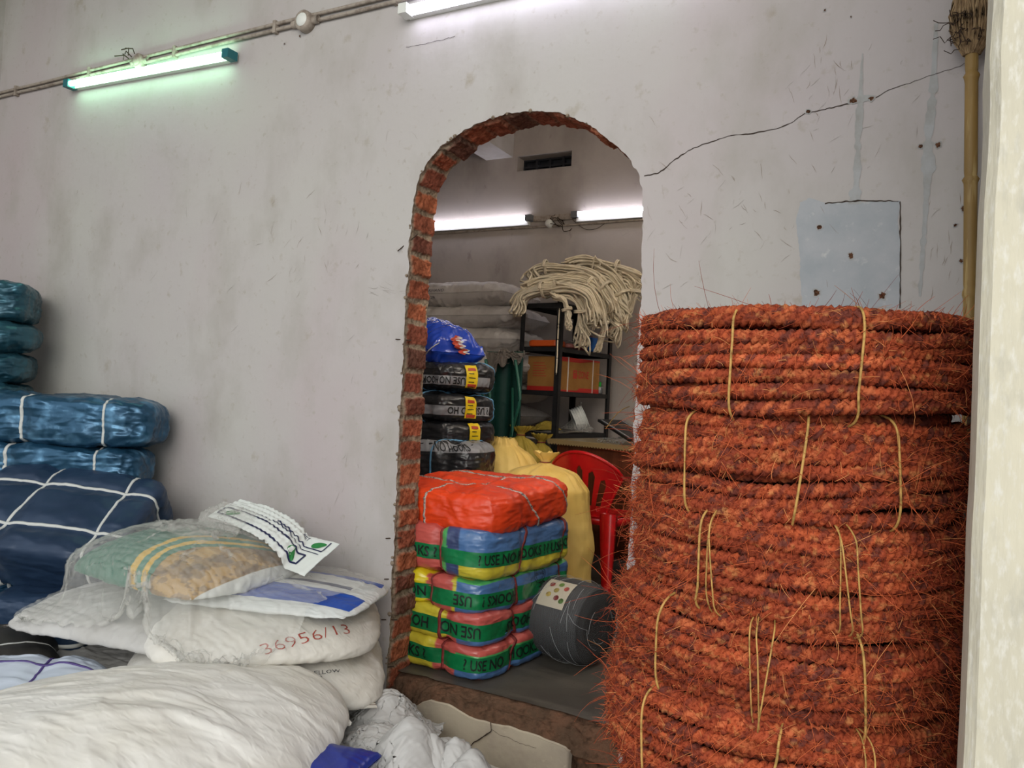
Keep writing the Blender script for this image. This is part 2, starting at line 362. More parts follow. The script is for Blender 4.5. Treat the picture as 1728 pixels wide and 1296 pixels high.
for px, py, r in ((1383, 384, .006), (1436, 431, .007), (1489, 499, .008), (1440, 170, .008), (1470, 166, .006), (1553, 247, .0055), (1583, 245, .006), (1364, 188, .005), (480, 74, .003), (506, 61, .004), (1378, 494, .008), (1626, 352, .006), (1612, 380, .004), (1436, 78 - 50, .002), (1392, 17, .003), (1622, 440, .004)):
    c0 = PY(px, py, -.002); a = np.linspace(0, 2 * PI, 15)[:-1]; rr = r * (1 + .35 * np.random.default_rng(int(px)).uniform(-1, 1, 14))
    for k, (mm, sc, dy) in enumerate(((1, 1.5, 0), (3, 1, -.0006))):
        v = np.stack([c0[0] + sc * rr * np.cos(a), np.full(14, c0[1] + dy), c0[2] + sc * rr * np.sin(a) * 1.1], 1); v = np.r_[v, [c0 + (0, dy, 0)]]
        mb.add(v, [(i, (i + 1) % 14, 14) for i in range(14)], mm)
struct('wall_marks', mb, [m_patch, m_putty, m_crack, m_hole], False)
# scuffs drawn by things dragged along the wall
m_scuff = mat('wall_scuff', '8C7C6C', .9, spec=.1)
m_scuff2 = mat('wall_scuff_light', '9C968F', .9, spec=.1)
mb = MB(); rng = np.random.default_rng(12)
def scuffs(cx, cy, w, h, n, ln, ang, m):
    for _ in range(n):
        x = cx + rng.normal() * w; y = cy + rng.normal() * h; a = ang + rng.normal() * .35; l = ln * rng.uniform(.3, 1.2)
        ribbon(mb, [(x, y), (x + l * math.cos(a) / 2 + rng.normal(), y + l * math.sin(a) / 2), (x + l * math.cos(a), y + l * math.sin(a))], [.0003, rng.uniform(.0006, .0013), .0003], -.0011 - rng.random() * .0004, m, int(rng.integers(99)), 12)
scuffs(500, 400, 60, 50, 20, 22, 1.9, 0); scuffs(590, 300, 50, 70, 10, 20, 1.7, 1)
scuffs(1390, 110, 25, 40, 16, 26, 1.4, 0); scuffs(1260, 330, 90, 50, 30, 22, .9, 0); scuffs(1440, 190, 60, 60, 22, 22, 2.2, 1)
scuffs(1200, 380, 60, 50, 22, 20, 2.3, 1); scuffs(300, 440, 120, 60, 12, 22, 2, 1); scuffs(640, 490, 20, 5, 14, 18, .1, 1); scuffs(1600, 420, 18, 40, 12, 22, 1.8, 0)
scuffs(570, 870, 20, 60, 10, 22, 1.6, 1); scuffs(610, 700, 30, 90, 10, 18, 1.8, 1)
struct('wall_scuff_marks', mb, [m_scuff, m_scuff2], False)

# outer shell
mb = MB(); box(mb, (XL - .15, -2.3, ZF), (XL, .15, ZC)); struct('wall_left', mb, m_plaster)
mb = MB(); box(mb, (XR, -1.02, ZF), (XR + .15, .15, ZC)); struct('wall_right', mb, m_plaster)
mb = MB(); nz_ = 60; z = np.linspace(ZF, ZC, nz_)
xe = .0735 + .0025 * n1(z * 9, 2) + .001 * n1(z * 40, 3)
xe2 = xe + .012
for a, b, ya, yb in ((xe2, np.full(nz_, .75), -1.16, -1.16), (xe, xe2, -1.148, -1.16), (xe, xe, -1.02, -1.148)):
    v = np.concatenate([np.stack([a, np.full(nz_, ya), z], 1), np.stack([b, np.full(nz_, yb), z], 1)]); i = np.arange(nz_ - 1)
    mb.add(v, np.stack([i, nz_ + i, nz_ + i + 1, i + 1], 1))
box(mb, (.078, -1.02, ZF), (.75, -1.019, ZC)); box(mb, (.74, -1.16, ZF), (.75, -1.02, ZC))
struct('wall_pier', mb, m_column)
mb = MB(); box(mb, (XL - .15, -2.3, ZC), (.75, .15, ZC + .12)); struct('ceiling', mb, m_ceiling)
mb = MB(); box(mb, (-9, -9, ZF - .1), (7, .0, ZF)); struct('floor', mb, m_floor_out)

# inner room
IX0, IX1, IY1, IZ1 = -4.3, -.2, 3.3, 3.5
mb = MB(); box(mb, (IX0 - .1, TH, -.42), (IX0, IY1 + .1, IZ1)); struct('wall_left.001', mb, m_inner)
mb = MB(); box(mb, (IX1, TH, -.42), (IX1 + .1, IY1 + .1, IZ1)); struct('wall_right.001', mb, m_inner)
mb = MB(); box(mb, (XL, TH - .001, ZC - .05), (XR, TH + .002, IZ1 + .02)); 
# far wall with the ventilation opening
A = PY(874, 262, IY1); B = PY(964, 280, IY1)
vx0, vx1, vz0, vz1 = A[0], B[0], B[2], PY(964, 254, IY1)[2]
mb = MB()
for lo, hi in (((IX0, IY1, -.1), (vx0, IY1 + .18, IZ1)), ((vx1, IY1, -.1), (IX1, IY1 + .18, IZ1)), ((vx0, IY1, -.1), (vx1, IY1 + .18, vz0)), ((vx0, IY1, vz1), (vx1, IY1 + .18, IZ1))): box(mb, lo, hi)
struct('wall_back.001', mb, m_inner)
m_dark = mat('dark_window_frame', '23262E', .5); m_dglass = mat('dusty_dark_glass', '1C2028', .3, noise=[(8, '2C3038', .4, .7, 3)])
mb = MB(); box(mb, (vx0, IY1 + .15, vz0), (vx1, IY1 + .165, vz1)); w1 = struct('window_1', mb, m_dglass)
mb = MB()
for x in np.linspace(vx0, vx1, 5): box(mb, (x - .01, IY1 + .115, vz0), (x + .01, IY1 + .15, vz1))
for z in (vz0 + .006, (vz0 + vz1) / 2, vz1 - .006): box(mb, (vx0, IY1 + .12, z - .008), (vx1, IY1 + .145, z + .008))
part('window_frame', mb, m_dark, w1, False)
mb = MB(); box(mb, (IX0 - .1, TH, IZ1), (IX1 + .1, IY1 + .2, IZ1 + .1)); struct('ceiling.001', mb, m_ceiling)
bz = PY(818, 271, IY1)[2]
mb = MB(); box(mb, (-3.33, TH, bz), (-3.07, IY1, IZ1)); struct('ceiling_beam', mb, m_ceiling)
mb = MB(); 
gx = np.linspace(IX0, IX1, 90); gy = np.linspace(.085, IY1, 90); GX, GY = np.meshgrid(gx, gy, indexing='ij')
GYe = GY.copy(); GYe[:, 0] = .075 + .012 * n1(gx * 12, 3) + .008 * n1(gx * 40, 5)
GZ = .0015 * fbm(np.stack([GX.ravel() * 3, GY.ravel() * 3, GX.ravel() * 0], 1), 4).reshape(GX.shape); GZ -= GZ.max()
mb.add(np.stack([GX, GYe, GZ], 2).reshape(-1, 3), grid_faces(90, 90)); box(mb, (IX0, .2, -.42), (IX1, IY1, -.05)); struct('floor.001', mb, m_floor_in, True)

# the doorstep: broken sill sloping to a plastered riser
nx_, ny_ = 260, 60
xs = np.linspace(-1.74, -.76, nx_); ts = np.linspace(0, 1, ny_)
X, T_ = np.meshgrid(xs, ts, indexing='ij')
lp_ = np.array([PY(a_, b_, -.02) for a_, b_ in ((640, 1225), (680, 1222), (691, 1200), (712, 1186), (727, 1182), (756, 1190), (791, 1211), (827, 1221), (856, 1226), (905, 1242), (954, 1261), (966, 1275), (1040, 1300))]); ledge = np.interp(xs, lp_[:, 0], lp_[:, 2]) + .004 * n1(xs * 30, 5)
prof_y = np.interp(T_.ravel(), [0, .35, .8, 1], [-.012, .012, .060, .11]).reshape(X.shape)
prof_z = np.interp(T_.ravel(), [0, .35, .8, 1], [0, .40, .86, 1]).reshape(X.shape)
Zs = ledge[:, None] * (1 - prof_z) - .002
q = np.stack([X.ravel() * 14, T_.ravel() * 3, X.ravel() * 0], 1)
dn = (.016 * fbm(q, 31) + .007 * fbm(q * 4, 32)).reshape(X.shape) * np.clip(4 * T_ * (1 - T_), 0, 1)
mb = MB(); mb.add(np.stack([X, prof_y - dn * .6, Zs + dn], 2).reshape(-1, 3), grid_faces(nx_, ny_), 0)
struct('doorway_sill', mb, m_rough, True)
mb = MB()
zz = np.linspace(0, 1, 40); Xr, Tz = np.meshgrid(xs, zz, indexing='ij')
hole = np.clip((xs + .955) / .015, 0, 1)          # plaster broken away at the right end
topz = ledge - .002
Zr = topz[:, None] * (1 - Tz) + ZF * Tz
Yr = -.022 + .004 * fbm(np.stack([Xr.ravel() * 5, Zr.ravel() * 5, Xr.ravel() * 0], 1), 6).reshape(Xr.shape)
Yr = Yr + hole[:, None] * (.05 + .02 * fbm(np.stack([Xr.ravel() * 25, Zr.ravel() * 25, Xr.ravel() * 0], 1), 8).reshape(Xr.shape))
v = np.stack([Xr, Yr, Zr], 2).reshape(-1, 3); f = grid_faces(nx_, 40, flip=True)
isr = xs[f[:, 0] // 40] > -.952
mb.add(v, f[~isr], 0); mb.add(v, f[isr], 1)
# rounded lip
tv = np.linspace(0, 1, 6); lipv = np.stack([np.repeat(xs, 6), (-.022 + .012 * np.tile(tv, nx_)) + np.repeat(hole * .05, 6), np.repeat(topz, 6) + .004 * np.sin(np.tile(tv, nx_) * PI)], 1)
mb.add(lipv, grid_faces(nx_, 6), 0)
ribbon(mb, [(828, 1220), (829, 1233), (815, 1243), (800, 1252), (790, 1262)], [.003, .004, .002], -.0285, 2, 21, 60)
ribbon(mb, [(829, 1232), (850, 1243), (870, 1252), (905, 1262)], [.001, .001, .0008], -.0285, 2, 22, 60)
struct('doorstep_riser', mb, [m_riser, m_rough, m_crack], True)
# ================================================================== LAMPS, CONDUITS, BROOM
m_tube_g = mat('tube_glow_greenish', 'E8FFF0', .4, emit='B8FFD4', estr=13)
m_tube_w = mat('tube_glow_white', 'F2F4FF', .4, emit='E6E6FF', estr=14)
m_tube_i = mat('tube_glow_inner', 'F2F4FF', .4, emit='F0EEFF', estr=13)
m_tube_fill = mat('tube_glow_fill', 'F6F4F0', .4, emit='FFF3E4', estr=85)  # strong glow for the unseen tubes added as fill
m_fix_w = mat('white_lamp_housing', 'E4E6E0', .45)
m_fix_t = mat('teal_plastic_cap', '1D6A72', .45)
m_fix_g = mat('grey_plastic_cap', '6F7276', .5)
m_pvc = mat('dusty_pvc', 'A79C90', .7, noise=[((30, 30, 30), '6E6054', .45, .75, 4)])
m_gecko = mat('dark_dust', '4A4034', .95)
def dirbasis(a, b):
    a = np.array(a, float); b = np.array(b, float); d = b - a; L = np.linalg.norm(d); x = d / L
    z = np.cross(x, (0, 1, 0)); z /= np.linalg.norm(z)
    if z[2] < 0: z = -z
    y = np.cross(z, x); return a, L, np.stack([x, y, z], 1)           # columns: along, off wall, up
def tube_lamp(label, a, b, wall_y, mt, mcap, group=None, slim=False):
    """a, b: the ends of the tube on the wall"""
    a0, L, R = dirbasis((a[0], wall_y, a[2]), (b[0], wall_y, b[2]))
    yo = -1 if R[1, 1] > 0 else 1
    t = thing('tube_light', label, 'light', tuple(a0 + R @ np.array([L / 2, 0, 0])), group)
    f = lambda v: v @ R.T + a0
    h = MB(); box(h, (0, 0, -.016), (L, yo * .028, .016)) if yo > 0 else box(h, (0, -.028, -.016), (L, 0, .016))
    h.xf(f); part('lamp_housing', h, m_fix_w, t, False)
    for k, x in enumerate((.0, L)):
        c = MB(); s = 1 if k == 0 else -1
        lo, hi = sorted((x - s * .012, x + s * .026))
        box(c, (lo, min(yo * .012, yo * .066), -.019), (hi, max(yo * .012, yo * .066), .019)); c.xf(f)
        e = part('end_cap', c, mcap, t, False)
    g = MB(); tube(g, np.array([(x, yo * .050, 0) for x in np.linspace(.02, L - .02, 12)]), .0130, 14); g.xf(f)
    part('glass_tube', g, mt, t)
    return t
ty = 0.0
a, b = PY(114, 142, -.05), PY(386, 91, -.05)
tube_lamp('lit greenish tube light with teal end caps on the left wall', a, b, 0, m_tube_g, m_fix_t)
a, b = PY(680, 17, -.05), PY(680, 17, -.05) + np.array([1.2, 0, .0])
b[2] = a[2] + .0
tube_lamp('lit white tube light cut off by the top edge above the archway', a, b, 0, m_tube_w, m_fix_w)
# inner lamps: both just clear of the junction between them
c1, c2 = PY(890, 366, IY1 - .06), PY(971, 358, IY1 - .06)
tube_lamp('lit white tube light on the far room wall, left of the wire junction', c1 - np.array([1.22, 0, 0]), c1, IY1, m_tube_i, m_fix_g, 'tube lights in the far room') if False else None
def inner_lamp(label, a, b):
    t = thing('tube_light', label, 'light', ((a[0] + b[0]) / 2, IY1, a[2] - .04))
    L = b[0] - a[0]
    h = MB(); box(h, (a[0], IY1 - .035, a[2] - .060), (b[0], IY1, a[2] - .012)); part('lamp_housing', h, m_fix_w, t, False)
    for x, s in ((a[0], 1), (b[0], -1)):
        lo, hi = sorted((x - s * .035, x + s * .02)); c = MB(); box(c, (lo, IY1 - .07, a[2] - .03), (hi, IY1 - .0, a[2] + .018)); part('end_cap', c, m_fix_g, t, False)
    g = MB(); tube(g, np.array([(x, IY1 - .052, a[2]) for x in np.linspace(a[0] + .01, b[0] - .01, 10)]), .0145, 14); part('glass_tube', g, m_tube_i, t)
inner_lamp('lit white tube light on the far room wall, left of the wire junction', (c1[0] - 1.2, 0, c1[2]), (c1[0], 0, c1[2]))
inner_lamp('lit white tube light on the far room wall, right of the wire junction', (c2[0], 0, c1[2]), (c2[0] + 1.2, 0, c1[2]))
# unseen tubes added to brighten the inner room: side wall and over doorway
def fill_lamp(label, a, b, n):
    a, b, n = np.array(a, float), np.array(b, float), np.array(n, float); t = thing('tube_light', label, 'light', tuple((a + b) / 2)); d = (b - a) / np.linalg.norm(b - a); u = np.cross(n, d)
    h = MB(); V = [a + n * x + u * y for x in (0, .03) for y in (-.02, .02)] + [b + n * x + u * y for x in (0, .03) for y in (-.02, .02)]
    h.add(np.array(V), [(0, 1, 3, 2), (4, 6, 7, 5), (0, 4, 5, 1), (2, 3, 7, 6), (0, 2, 6, 4), (1, 5, 7, 3)]); part('lamp_housing', h, m_fix_w, t, False)
    g = MB(); tube(g, np.array([a + d * .02 + (b - a - d * .04) * k + n * .05 for k in np.linspace(0, 1, 8)]), .0145, 12); part('glass_tube', g, m_tube_fill, t)
fill_lamp('added unseen fill tube high on the inner side of the doorway wall', (-1.9, TH, 2.5), (-.7, TH, 2.5), (0, 1, 0))
fill_lamp('added unseen fill tube high on the right wall of the inner room', (IX1, 1.2, 2.5), (IX1, 2.4, 2.5), (-1, 0, 0))
# twin conduit pipes along the outer wall
zc0, zc1 = PY(0, 161, -.01)[2], PY(680, -6, -.01)[2]
def zat(x): 
    x0, x1 = PY(0, 161, -.01)[0], PY(680, -6, -.01)[0]; return zc0 + (zc1 - zc0) * (x - x0) / (x1 - x0)
t = thing('conduit_pipe', 'dusty twin conduit running along the upper outer wall behind the greenish lamp', 'pipe', (-3, 0, zat(-3)))
for dz in (.012, -.012):
    xs_ = np.linspace(XL, 0.1, 90); mb = MB()
    tube(mb, np.stack([xs_, np.full(90, -.012) + .001 * n1(xs_ * 3, 2), np.array([zat(x) for x in xs_]) + dz + .004 * n1(xs_ * 2.5, 5 + dz * 100)], 1), .0075, 8); part('pipe_run', mb, m_pvc, t)
for x in np.arange(-4.3, 0, .62):
    mb = MB(); z = zat(x); box(mb, (x - .008, -.023, z - .026), (x + .008, 0, z + .026)); part('saddle_clip', mb, m_pvc, t, False)
def round_box(label, p, s=1.0, dusty=False):
    t = thing('junction_box', label, 'junction box', (p[0], 0, p[2]))
    mb = MB(); lathe(mb, [(0, .034 * s), (.030 * s, .034 * s), (.036 * s, .030 * s), (.037 * s, .0), (.03 * s, 0)], 26, 0, (1, 1, 1), Rx(PI / 2), (p[0], 0, p[2])); part('box_body', mb, m_pvc, t)
    mb = MB(); lathe(mb, [(0, .040 * s), (.018 * s, .040 * s), (.024 * s, .034 * s)], 20, 0, (1, 1, 1), Rx(PI / 2), (p[0], 0, p[2])); part('cover', mb, m_fix_w if not dusty else m_pvc, t)
    for sx in (-1, 1):
        mb = MB(); tube(mb, np.array([(p[0] + sx * .03 * s, -.013, p[2] + dz) for dz in (0,)] + [(p[0] + sx * .060 * s, -.013, p[2])]), .014 * s, 10); part('pipe_socket', mb, m_pvc, t)
round_box('round dusty junction box on the conduit between the two outer lamps', PY(514, 36, -.02), 1.15)
round_box('round brown junction box just above the greenish lamp', PY(234, 103, -.02), .95, True)
mb = MB()
rng = np.random.default_rng(3)
p0 = PY(222, 98, -.03)
for k in range(5): 
    p = p0 + np.array([rng.uniform(-.04, .06), -.02, rng.uniform(-.02, .02)]); tube(mb, np.array([p, p + (rng.uniform(-.03, .03), -.01, rng.uniform(-.01, .03)), p + (rng.uniform(-.05, .02), -.015, rng.uniform(0, .04))]), .003, 5)
single('wire_scraps', mb, m_gecko, 'dusty taped wire ends sticking up beside the brown junction box', 'wire')
# inner junction with hanging wires
pj = (c1 + c2) / 2
t = thing('ceiling_rose', 'old round fan hook plate with tangled wires between the far room lamps', 'wiring plate', (pj[0], IY1, c1[2] - .05))
mb = MB(); box(mb, (c1[0] + .04, IY1 - .03, c1[2] - .035), (c2[0] - .04, IY1, c1[2] + .01)); part('backing_batten', mb, m_pvc, t, False)
mb = MB(); lathe(mb, [(0, .05), (.018, .05), (.032, .035), (.036, .0)], 20, 0, (1, 1, 1), Rx(PI / 2), (pj[0] - .03, IY1, c1[2] - .055)); part('round_plate', mb, m_fix_w, t)
for s in range(5):
    r = np.random.default_rng(s + 20); p = np.array([pj[0] + r.uniform(-.08, .1), IY1 - .03, c1[2] - .03]); P = [p]
    for k in range(9): p = p + (r.uniform(-.02, .05), r.uniform(-.008, .006), r.uniform(-.035, .022)); P.append((p[0], min(p[1], IY1 - .008), p[2]))
    mb = MB(); tube(mb, np.array(P), .003, 5); part('wire', mb, m_crack, t)
x = np.linspace(0, 1, 50); mb = MB()
A_, B_ = PY(962, 366, IY1 - .01), PY(1040, 362, IY1 - .01)
tube(mb, np.stack([A_[0] + (B_[0] - A_[0]) * x, np.full(50, IY1 - .008), A_[2] + (B_[2] - A_[2]) * x - .13 * np.sin(x * PI) * (1 - .3 * x) + .01 * n1(x * 8, 2)], 1), .0022, 5)
part('loose_wire', mb, m_crack, t)
xs_ = np.linspace(IX0, c2[0] + 1.3, 60); mb = MB()
tube(mb, np.stack([xs_, np.full(60, IY1 - .01), c1[2] - .075 + .003 * n1(xs_ * 3, 1)], 1), .009, 8)
single('conduit_pipe', mb, m_pvc, 'thin conduit running under the tube lights on the far room wall', 'pipe')

# broom: bamboo handle, head up
m_bamboo = mat('bamboo', '98793F', .55, noise=[((9, 9, 3), '7F6535', .4, .7, 4), ((60, 60, 6), 'B59C66', .55, .7, 3)])
m_bristle = mat('broom_bristles', 'A48A66', .9, noise=[((120, 120, 6), '5E4730', .4, .7, 4)], bump=[((200, 200, 8), .8, .005, 'noise')])
tp, bt = PY(1640, 80, -.06), PY(1636, 560, -.06)
dv = (tp - bt) / (tp[2] - bt[2]); fl = bt + dv * (ZF + .01 - bt[2])
t = thing('broom', 'bamboo broom standing upside down in the corner with its bristle head up', 'broom', tuple(fl))
zz = np.linspace(ZF + .01, tp[2], 260); P = np.stack([fl[0] + dv[0] * (zz - fl[2]), fl[1] + dv[1] * (zz - fl[2]) , zz], 1)
nodes_z = np.array([PY(1636, y, -.06)[2] for y in (130, 304, 495)] + [.95, .6, .2, -.1]); rr = .0155 + .0006 * n1(zz * 3, 1)
for nzv in nodes_z: rr = rr + .005 * np.exp(-((zz - nzv) / .006) ** 2) - .0015 * np.exp(-((zz - nzv - .012) / .006) ** 2)
mb = MB(); tube(mb, P, rr, 16); part('handle', mb, m_bamboo, t)
mb = MB(); rng = np.random.default_rng(9)
for k in range(420):
    a = rng.uniform(0, 2 * PI); q = math.sqrt(rng.random()); h = np.linspace(0, .40, 12)
    rad = np.interp(h, [0, .02, .06, .12, .17, .22, .40], [.016, .030, .050, .052, .040, .036, .075]) * (.75 + .25 * q)
    w = .002 * np.array([rng.normal() for _ in h])
    pts = np.stack([tp[0] - .0 + rad * math.cos(a) + w, tp[1] + rad * math.sin(a) * .8 - .0 + w, tp[2] - .02 + h], 1)
    pts[:, 1] = np.minimum(pts[:, 1], -.004)
    tube(mb, pts, .0023, 4, caps=False)
part('bristle_head', mb, m_bristle, t)
mb = MB()
for hz, rd in ((.17, .043), (.178, .042), (.186, .041)):
    a = np.linspace(0, 2 * PI, 30)[:-1]; tube(mb, np.stack([tp[0] + rd * np.cos(a), np.minimum(tp[1] + rd * .85 * np.sin(a), -.002), np.full(29, tp[2] - .02 + hz)], 1), .003, 5, True)
part('binding', mb, mat('broom_binding', '8A4A3A', .8), t)
mb = MB()
for k in range(22):
    a = rng.uniform(PI * .8, 1.7 * PI); p = tp + np.array([.04 * math.cos(a), -.035, rng.uniform(0, .08)]); P = [p]
    for _ in range(5): p = p + rng.normal(size=3) * .007 + (-.005, 0, -.0); P.append(p)
    tube(mb, np.array(P), .0012, 4, caps=False)
part('stray_bristles', mb, m_wire, t)
# dark poles in the gap beside the pier
m_pole = mat('dark_wood_pole', '4B3A26', .8, noise=[((30, 30, 3), '30261A', .4, .65, 4)])
for k, (x, y, h, r, lb) in enumerate(((.125, -.20, 1.12, .016, 'dark thin pole behind the rope coils, nearest the broom'), (.085, -.30, 1.00, .020, 'thick dark pole behind the rope coils, left of its pair'), (.128, -.37, .95, .017, 'dark pole in the gap between the rope coils and the pier'))):
    zz = np.linspace(ZF, h, 40); mb = MB(); tube(mb, np.stack([x + .004 * n1(zz * 2, k), y + .004 * n1(zz * 2, k + 5), zz], 1), r * (1 + .08 * n1(zz * 6, k)), 10)
    single('wooden_pole', mb, m_pole, lb, 'pole')
# ================================================================== COIR ROPE COILS
m_coir = mat('coir_rope', attr=True, rough=.9, spec=.15, noise=[(160, '9A7468', .45, .7, 3)], bump=[((300, 300, 300), .5, .002, 'noise')])
m_fibre = mat('coir_fibre', attr=True, rough=.8, spec=.2)
m_twine = mat('straw_twine', 'C39A55', .7, noise=[(60, '8E7038', .45, .7, 2)])
CO = np.array([lin(c) for c in ('AE5433', '9A472E', '86402E', 'BC6540', '6E3A30', 'A54E32')])
def rope_path(R, hgt, seed, turns_out, rmin):
    """one continuous wind: outer wall of turns, then the top and bottom rings"""
    rng = np.random.default_rng(seed); rp = .0132; paths = []
    def turn_set(rads, zs, wob):
        n = len(rads); st = 250
        th = np.linspace(0, 2 * PI * n, st * n, endpoint=False); k = th / (2 * PI)
        r = np.interp(k, np.arange(n + 1), np.r_[rads, rads[-1]]); z = np.interp(k, np.arange(n + 1), np.r_[zs, zs[-1]])
        cyc = np.stack([np.cos(th) * 1.3, np.sin(th) * 1.3, k * .55], 1)
        r = r + wob * .55 * fbm(cyc + seed, seed, 2); z = z + wob * 1.0 * fbm(cyc * 1.0 + 40 + seed, seed + 3, 2)
        return np.stack([r * np.cos(th), r * np.sin(th), z], 1)
    # bulging outer wall
    n = turns_out; zs = np.linspace(.014, hgt - .014, n); zs = zs + rng.normal(size=n) * .002
    bul = R - .5 * rp - .014 * np.abs((zs / hgt) * 2 - 1) ** 3
    paths.append(turn_set(bul + rng.normal(size=n) * .004, zs, .017))
    # second layer just behind to fill the gaps
    zs2 = np.linspace(.004, hgt - .004, n - 2); paths.append(turn_set(np.full(n - 2, R - .032), zs2, .012))
    # top rings going inwards
    m = int((R - .06 - rmin) / .022); rads = np.linspace(R - .045, rmin, m); zt = hgt - .010 - .002 * rng.random(m)
    paths.append(turn_set(rads, zt, .014))
    paths.append(turn_set(np.linspace(R - .045, rmin, max(3, m // 2)), np.full(max(3, m // 2), .012), .006))
    return paths
def rope_mesh(mb, P, rad, seed, ns=12, step=.0029):
    d = np.linalg.norm(np.diff(P, axis=0), axis=1); s = np.r_[0, np.cumsum(d)]
    n = int(s[-1] / step); t = np.linspace(0, s[-1], n); Q = np.stack([np.interp(t, s, P[:, i]) for i in range(3)], 1)
    T, A, B = frames(Q); a = np.arange(ns) * 2 * PI / ns; tw = t / .042 * 2 * PI
    ph = a[None] - tw[:, None]
    lob = np.abs(np.cos(1.5 * ph)) ** .7
    jit = .0016 * fbm(np.stack([np.repeat(t, ns) * 90, np.tile(np.cos(a), n) * 2, np.tile(np.sin(a), n) * 2], 1), seed, 2).reshape(n, ns)
    rr = rad * (.52 + .55 * lob) + jit * .5
    v = Q[:, None] + rr[..., None] * (np.cos(a)[None, :, None] * A[:, None] + np.sin(a)[None, :, None] * B[:, None])
    strand = np.floor(((1.5 * ph + PI / 2) / PI)) .astype(int)
    hv = _hash(strand, np.repeat((t / .060).astype(int)[:, None], ns, 1), strand * 0, seed) * .5 + .5
    big = n1(t * 1.3, seed + 9)[:, None] * .35 + n1(t * 9, seed + 10)[:, None] * .25
    c = CO[np.clip((hv * 6), 0, 5).astype(int)]
    c = c * (1 + big[..., None] * .9)
    straw = (fbm(np.stack([np.repeat(t, ns) * 60, np.tile(a, n), np.repeat(t, ns) * 0], 1), seed + 4, 2).reshape(n, ns) > .50)[..., None]
    c = np.where(straw, c * .4 + np.array(lin('C98A55')) * .6, c)
    mb.add(v.reshape(-1, 3), grid_faces(n, ns, False, True, True), 0, c.reshape(-1, 3))
    return Q, A, B
def fibres(mb, Q, n, seed, lenr=(.008, .035), rad=.0006, ctr=None):
    rng = np.random.default_rng(seed); idx = rng.integers(0, len(Q), n); base = Q[idx]
    out = base - np.array([0, 0, base[:, 2].mean()]); out[:, 2] = (base[:, 2] - base[:, 2].mean()) * .2; out /= np.linalg.norm(out, axis=1, keepdims=True)
    tan = np.cross(out, (0, 0, 1)); tan /= np.linalg.norm(tan, axis=1, keepdims=True) + 1e-9
    L = rng.uniform(*lenr, n) * (1 + 1.6 * (rng.random(n) > .9)); k = 5
    d = out * rng.uniform(.25, 1.1, (n, 1)) + tan * rng.normal(size=(n, 1)) * .9 + np.array([0, 0, 1]) * rng.normal(size=(n, 1)) * .8; d /= np.linalg.norm(d, axis=1, keepdims=True)
    cur = rng.normal(size=(n, 3)) * .7 + np.array([0, 0, -.25])
    pts = []; p = base + out * .008
    for j in range(k): pts.append(p.copy()); dd = d + cur * (j / k); dd /= np.linalg.norm(dd, axis=1, keepdims=True); p = p + dd * (L / (k - 1))[:, None]
    P = np.stack(pts, 1)                                             # n,k,3
    a1 = np.cross(d, rng.normal(size=(n, 3))); a1 /= np.linalg.norm(a1, axis=1, keepdims=True); a2 = np.cross(d, a1)
    rr = np.array([1, 1, .9, .8, .5]) * rad
    ang = np.arange(3) * 2 * PI / 3
    v = P[:, :, None] + rr[None, :, None, None] * (np.cos(ang)[None, None, :, None] * a1[:, None, None] + np.sin(ang)[None, None, :, None] * a2[:, None, None])
    f0 = grid_faces(k, 3, False, True); f = (f0[None] + (np.arange(n) * k * 3)[:, None, None]).reshape(-1, 4)
    pal = np.array([lin(c_) for c_ in ('C06038', 'A04428', '8A3A24', 'D48E58', '6B2E22')]); c = pal[rng.choice(5, n, p=[.36, .27, .2, .07, .10])]
    mb.add(v.reshape(-1, 3), f, 0, np.repeat(c, k * 3, 0))
CX, CY = -.214, -.735
coil_top = 1.225
hs = [.190, .185, .175, .180, .185]
labels = ['topmost coil of reddish coir rope on the tall stack', 'second coir rope coil from the top, one straight straw strip down its front',
          'third coil of coir rope from the top, with loose double twine ties', 'fourth coil of coir rope from the top, tilted, with triple twine tie', 'fifth coil of coir rope from the top, cut by the bottom of the photo']
ties = [[(1235, 0), (1456, 0)], [(1358, 0), (1576, 0), (1148, 0)], [(1215, 1), (1440, 2), (1186, 0)], [(1300, 2), (1490, 0), (1105, 0)], [(1315, 0), (1500, 1), (1090, 0)]]
cents = [(CX + .002, CY), (CX + .000, CY + .004), (CX - .002, CY - .004), (CX - .012, CY + .002), (CX - .020, CY - .004)]
rads = [.306, .298, .298, .308, .316]
tilts = [(.0, .0), (.01, -.015), (.015, .02), (.03, .02), (.02, .01)]
z = coil_top; protos = []
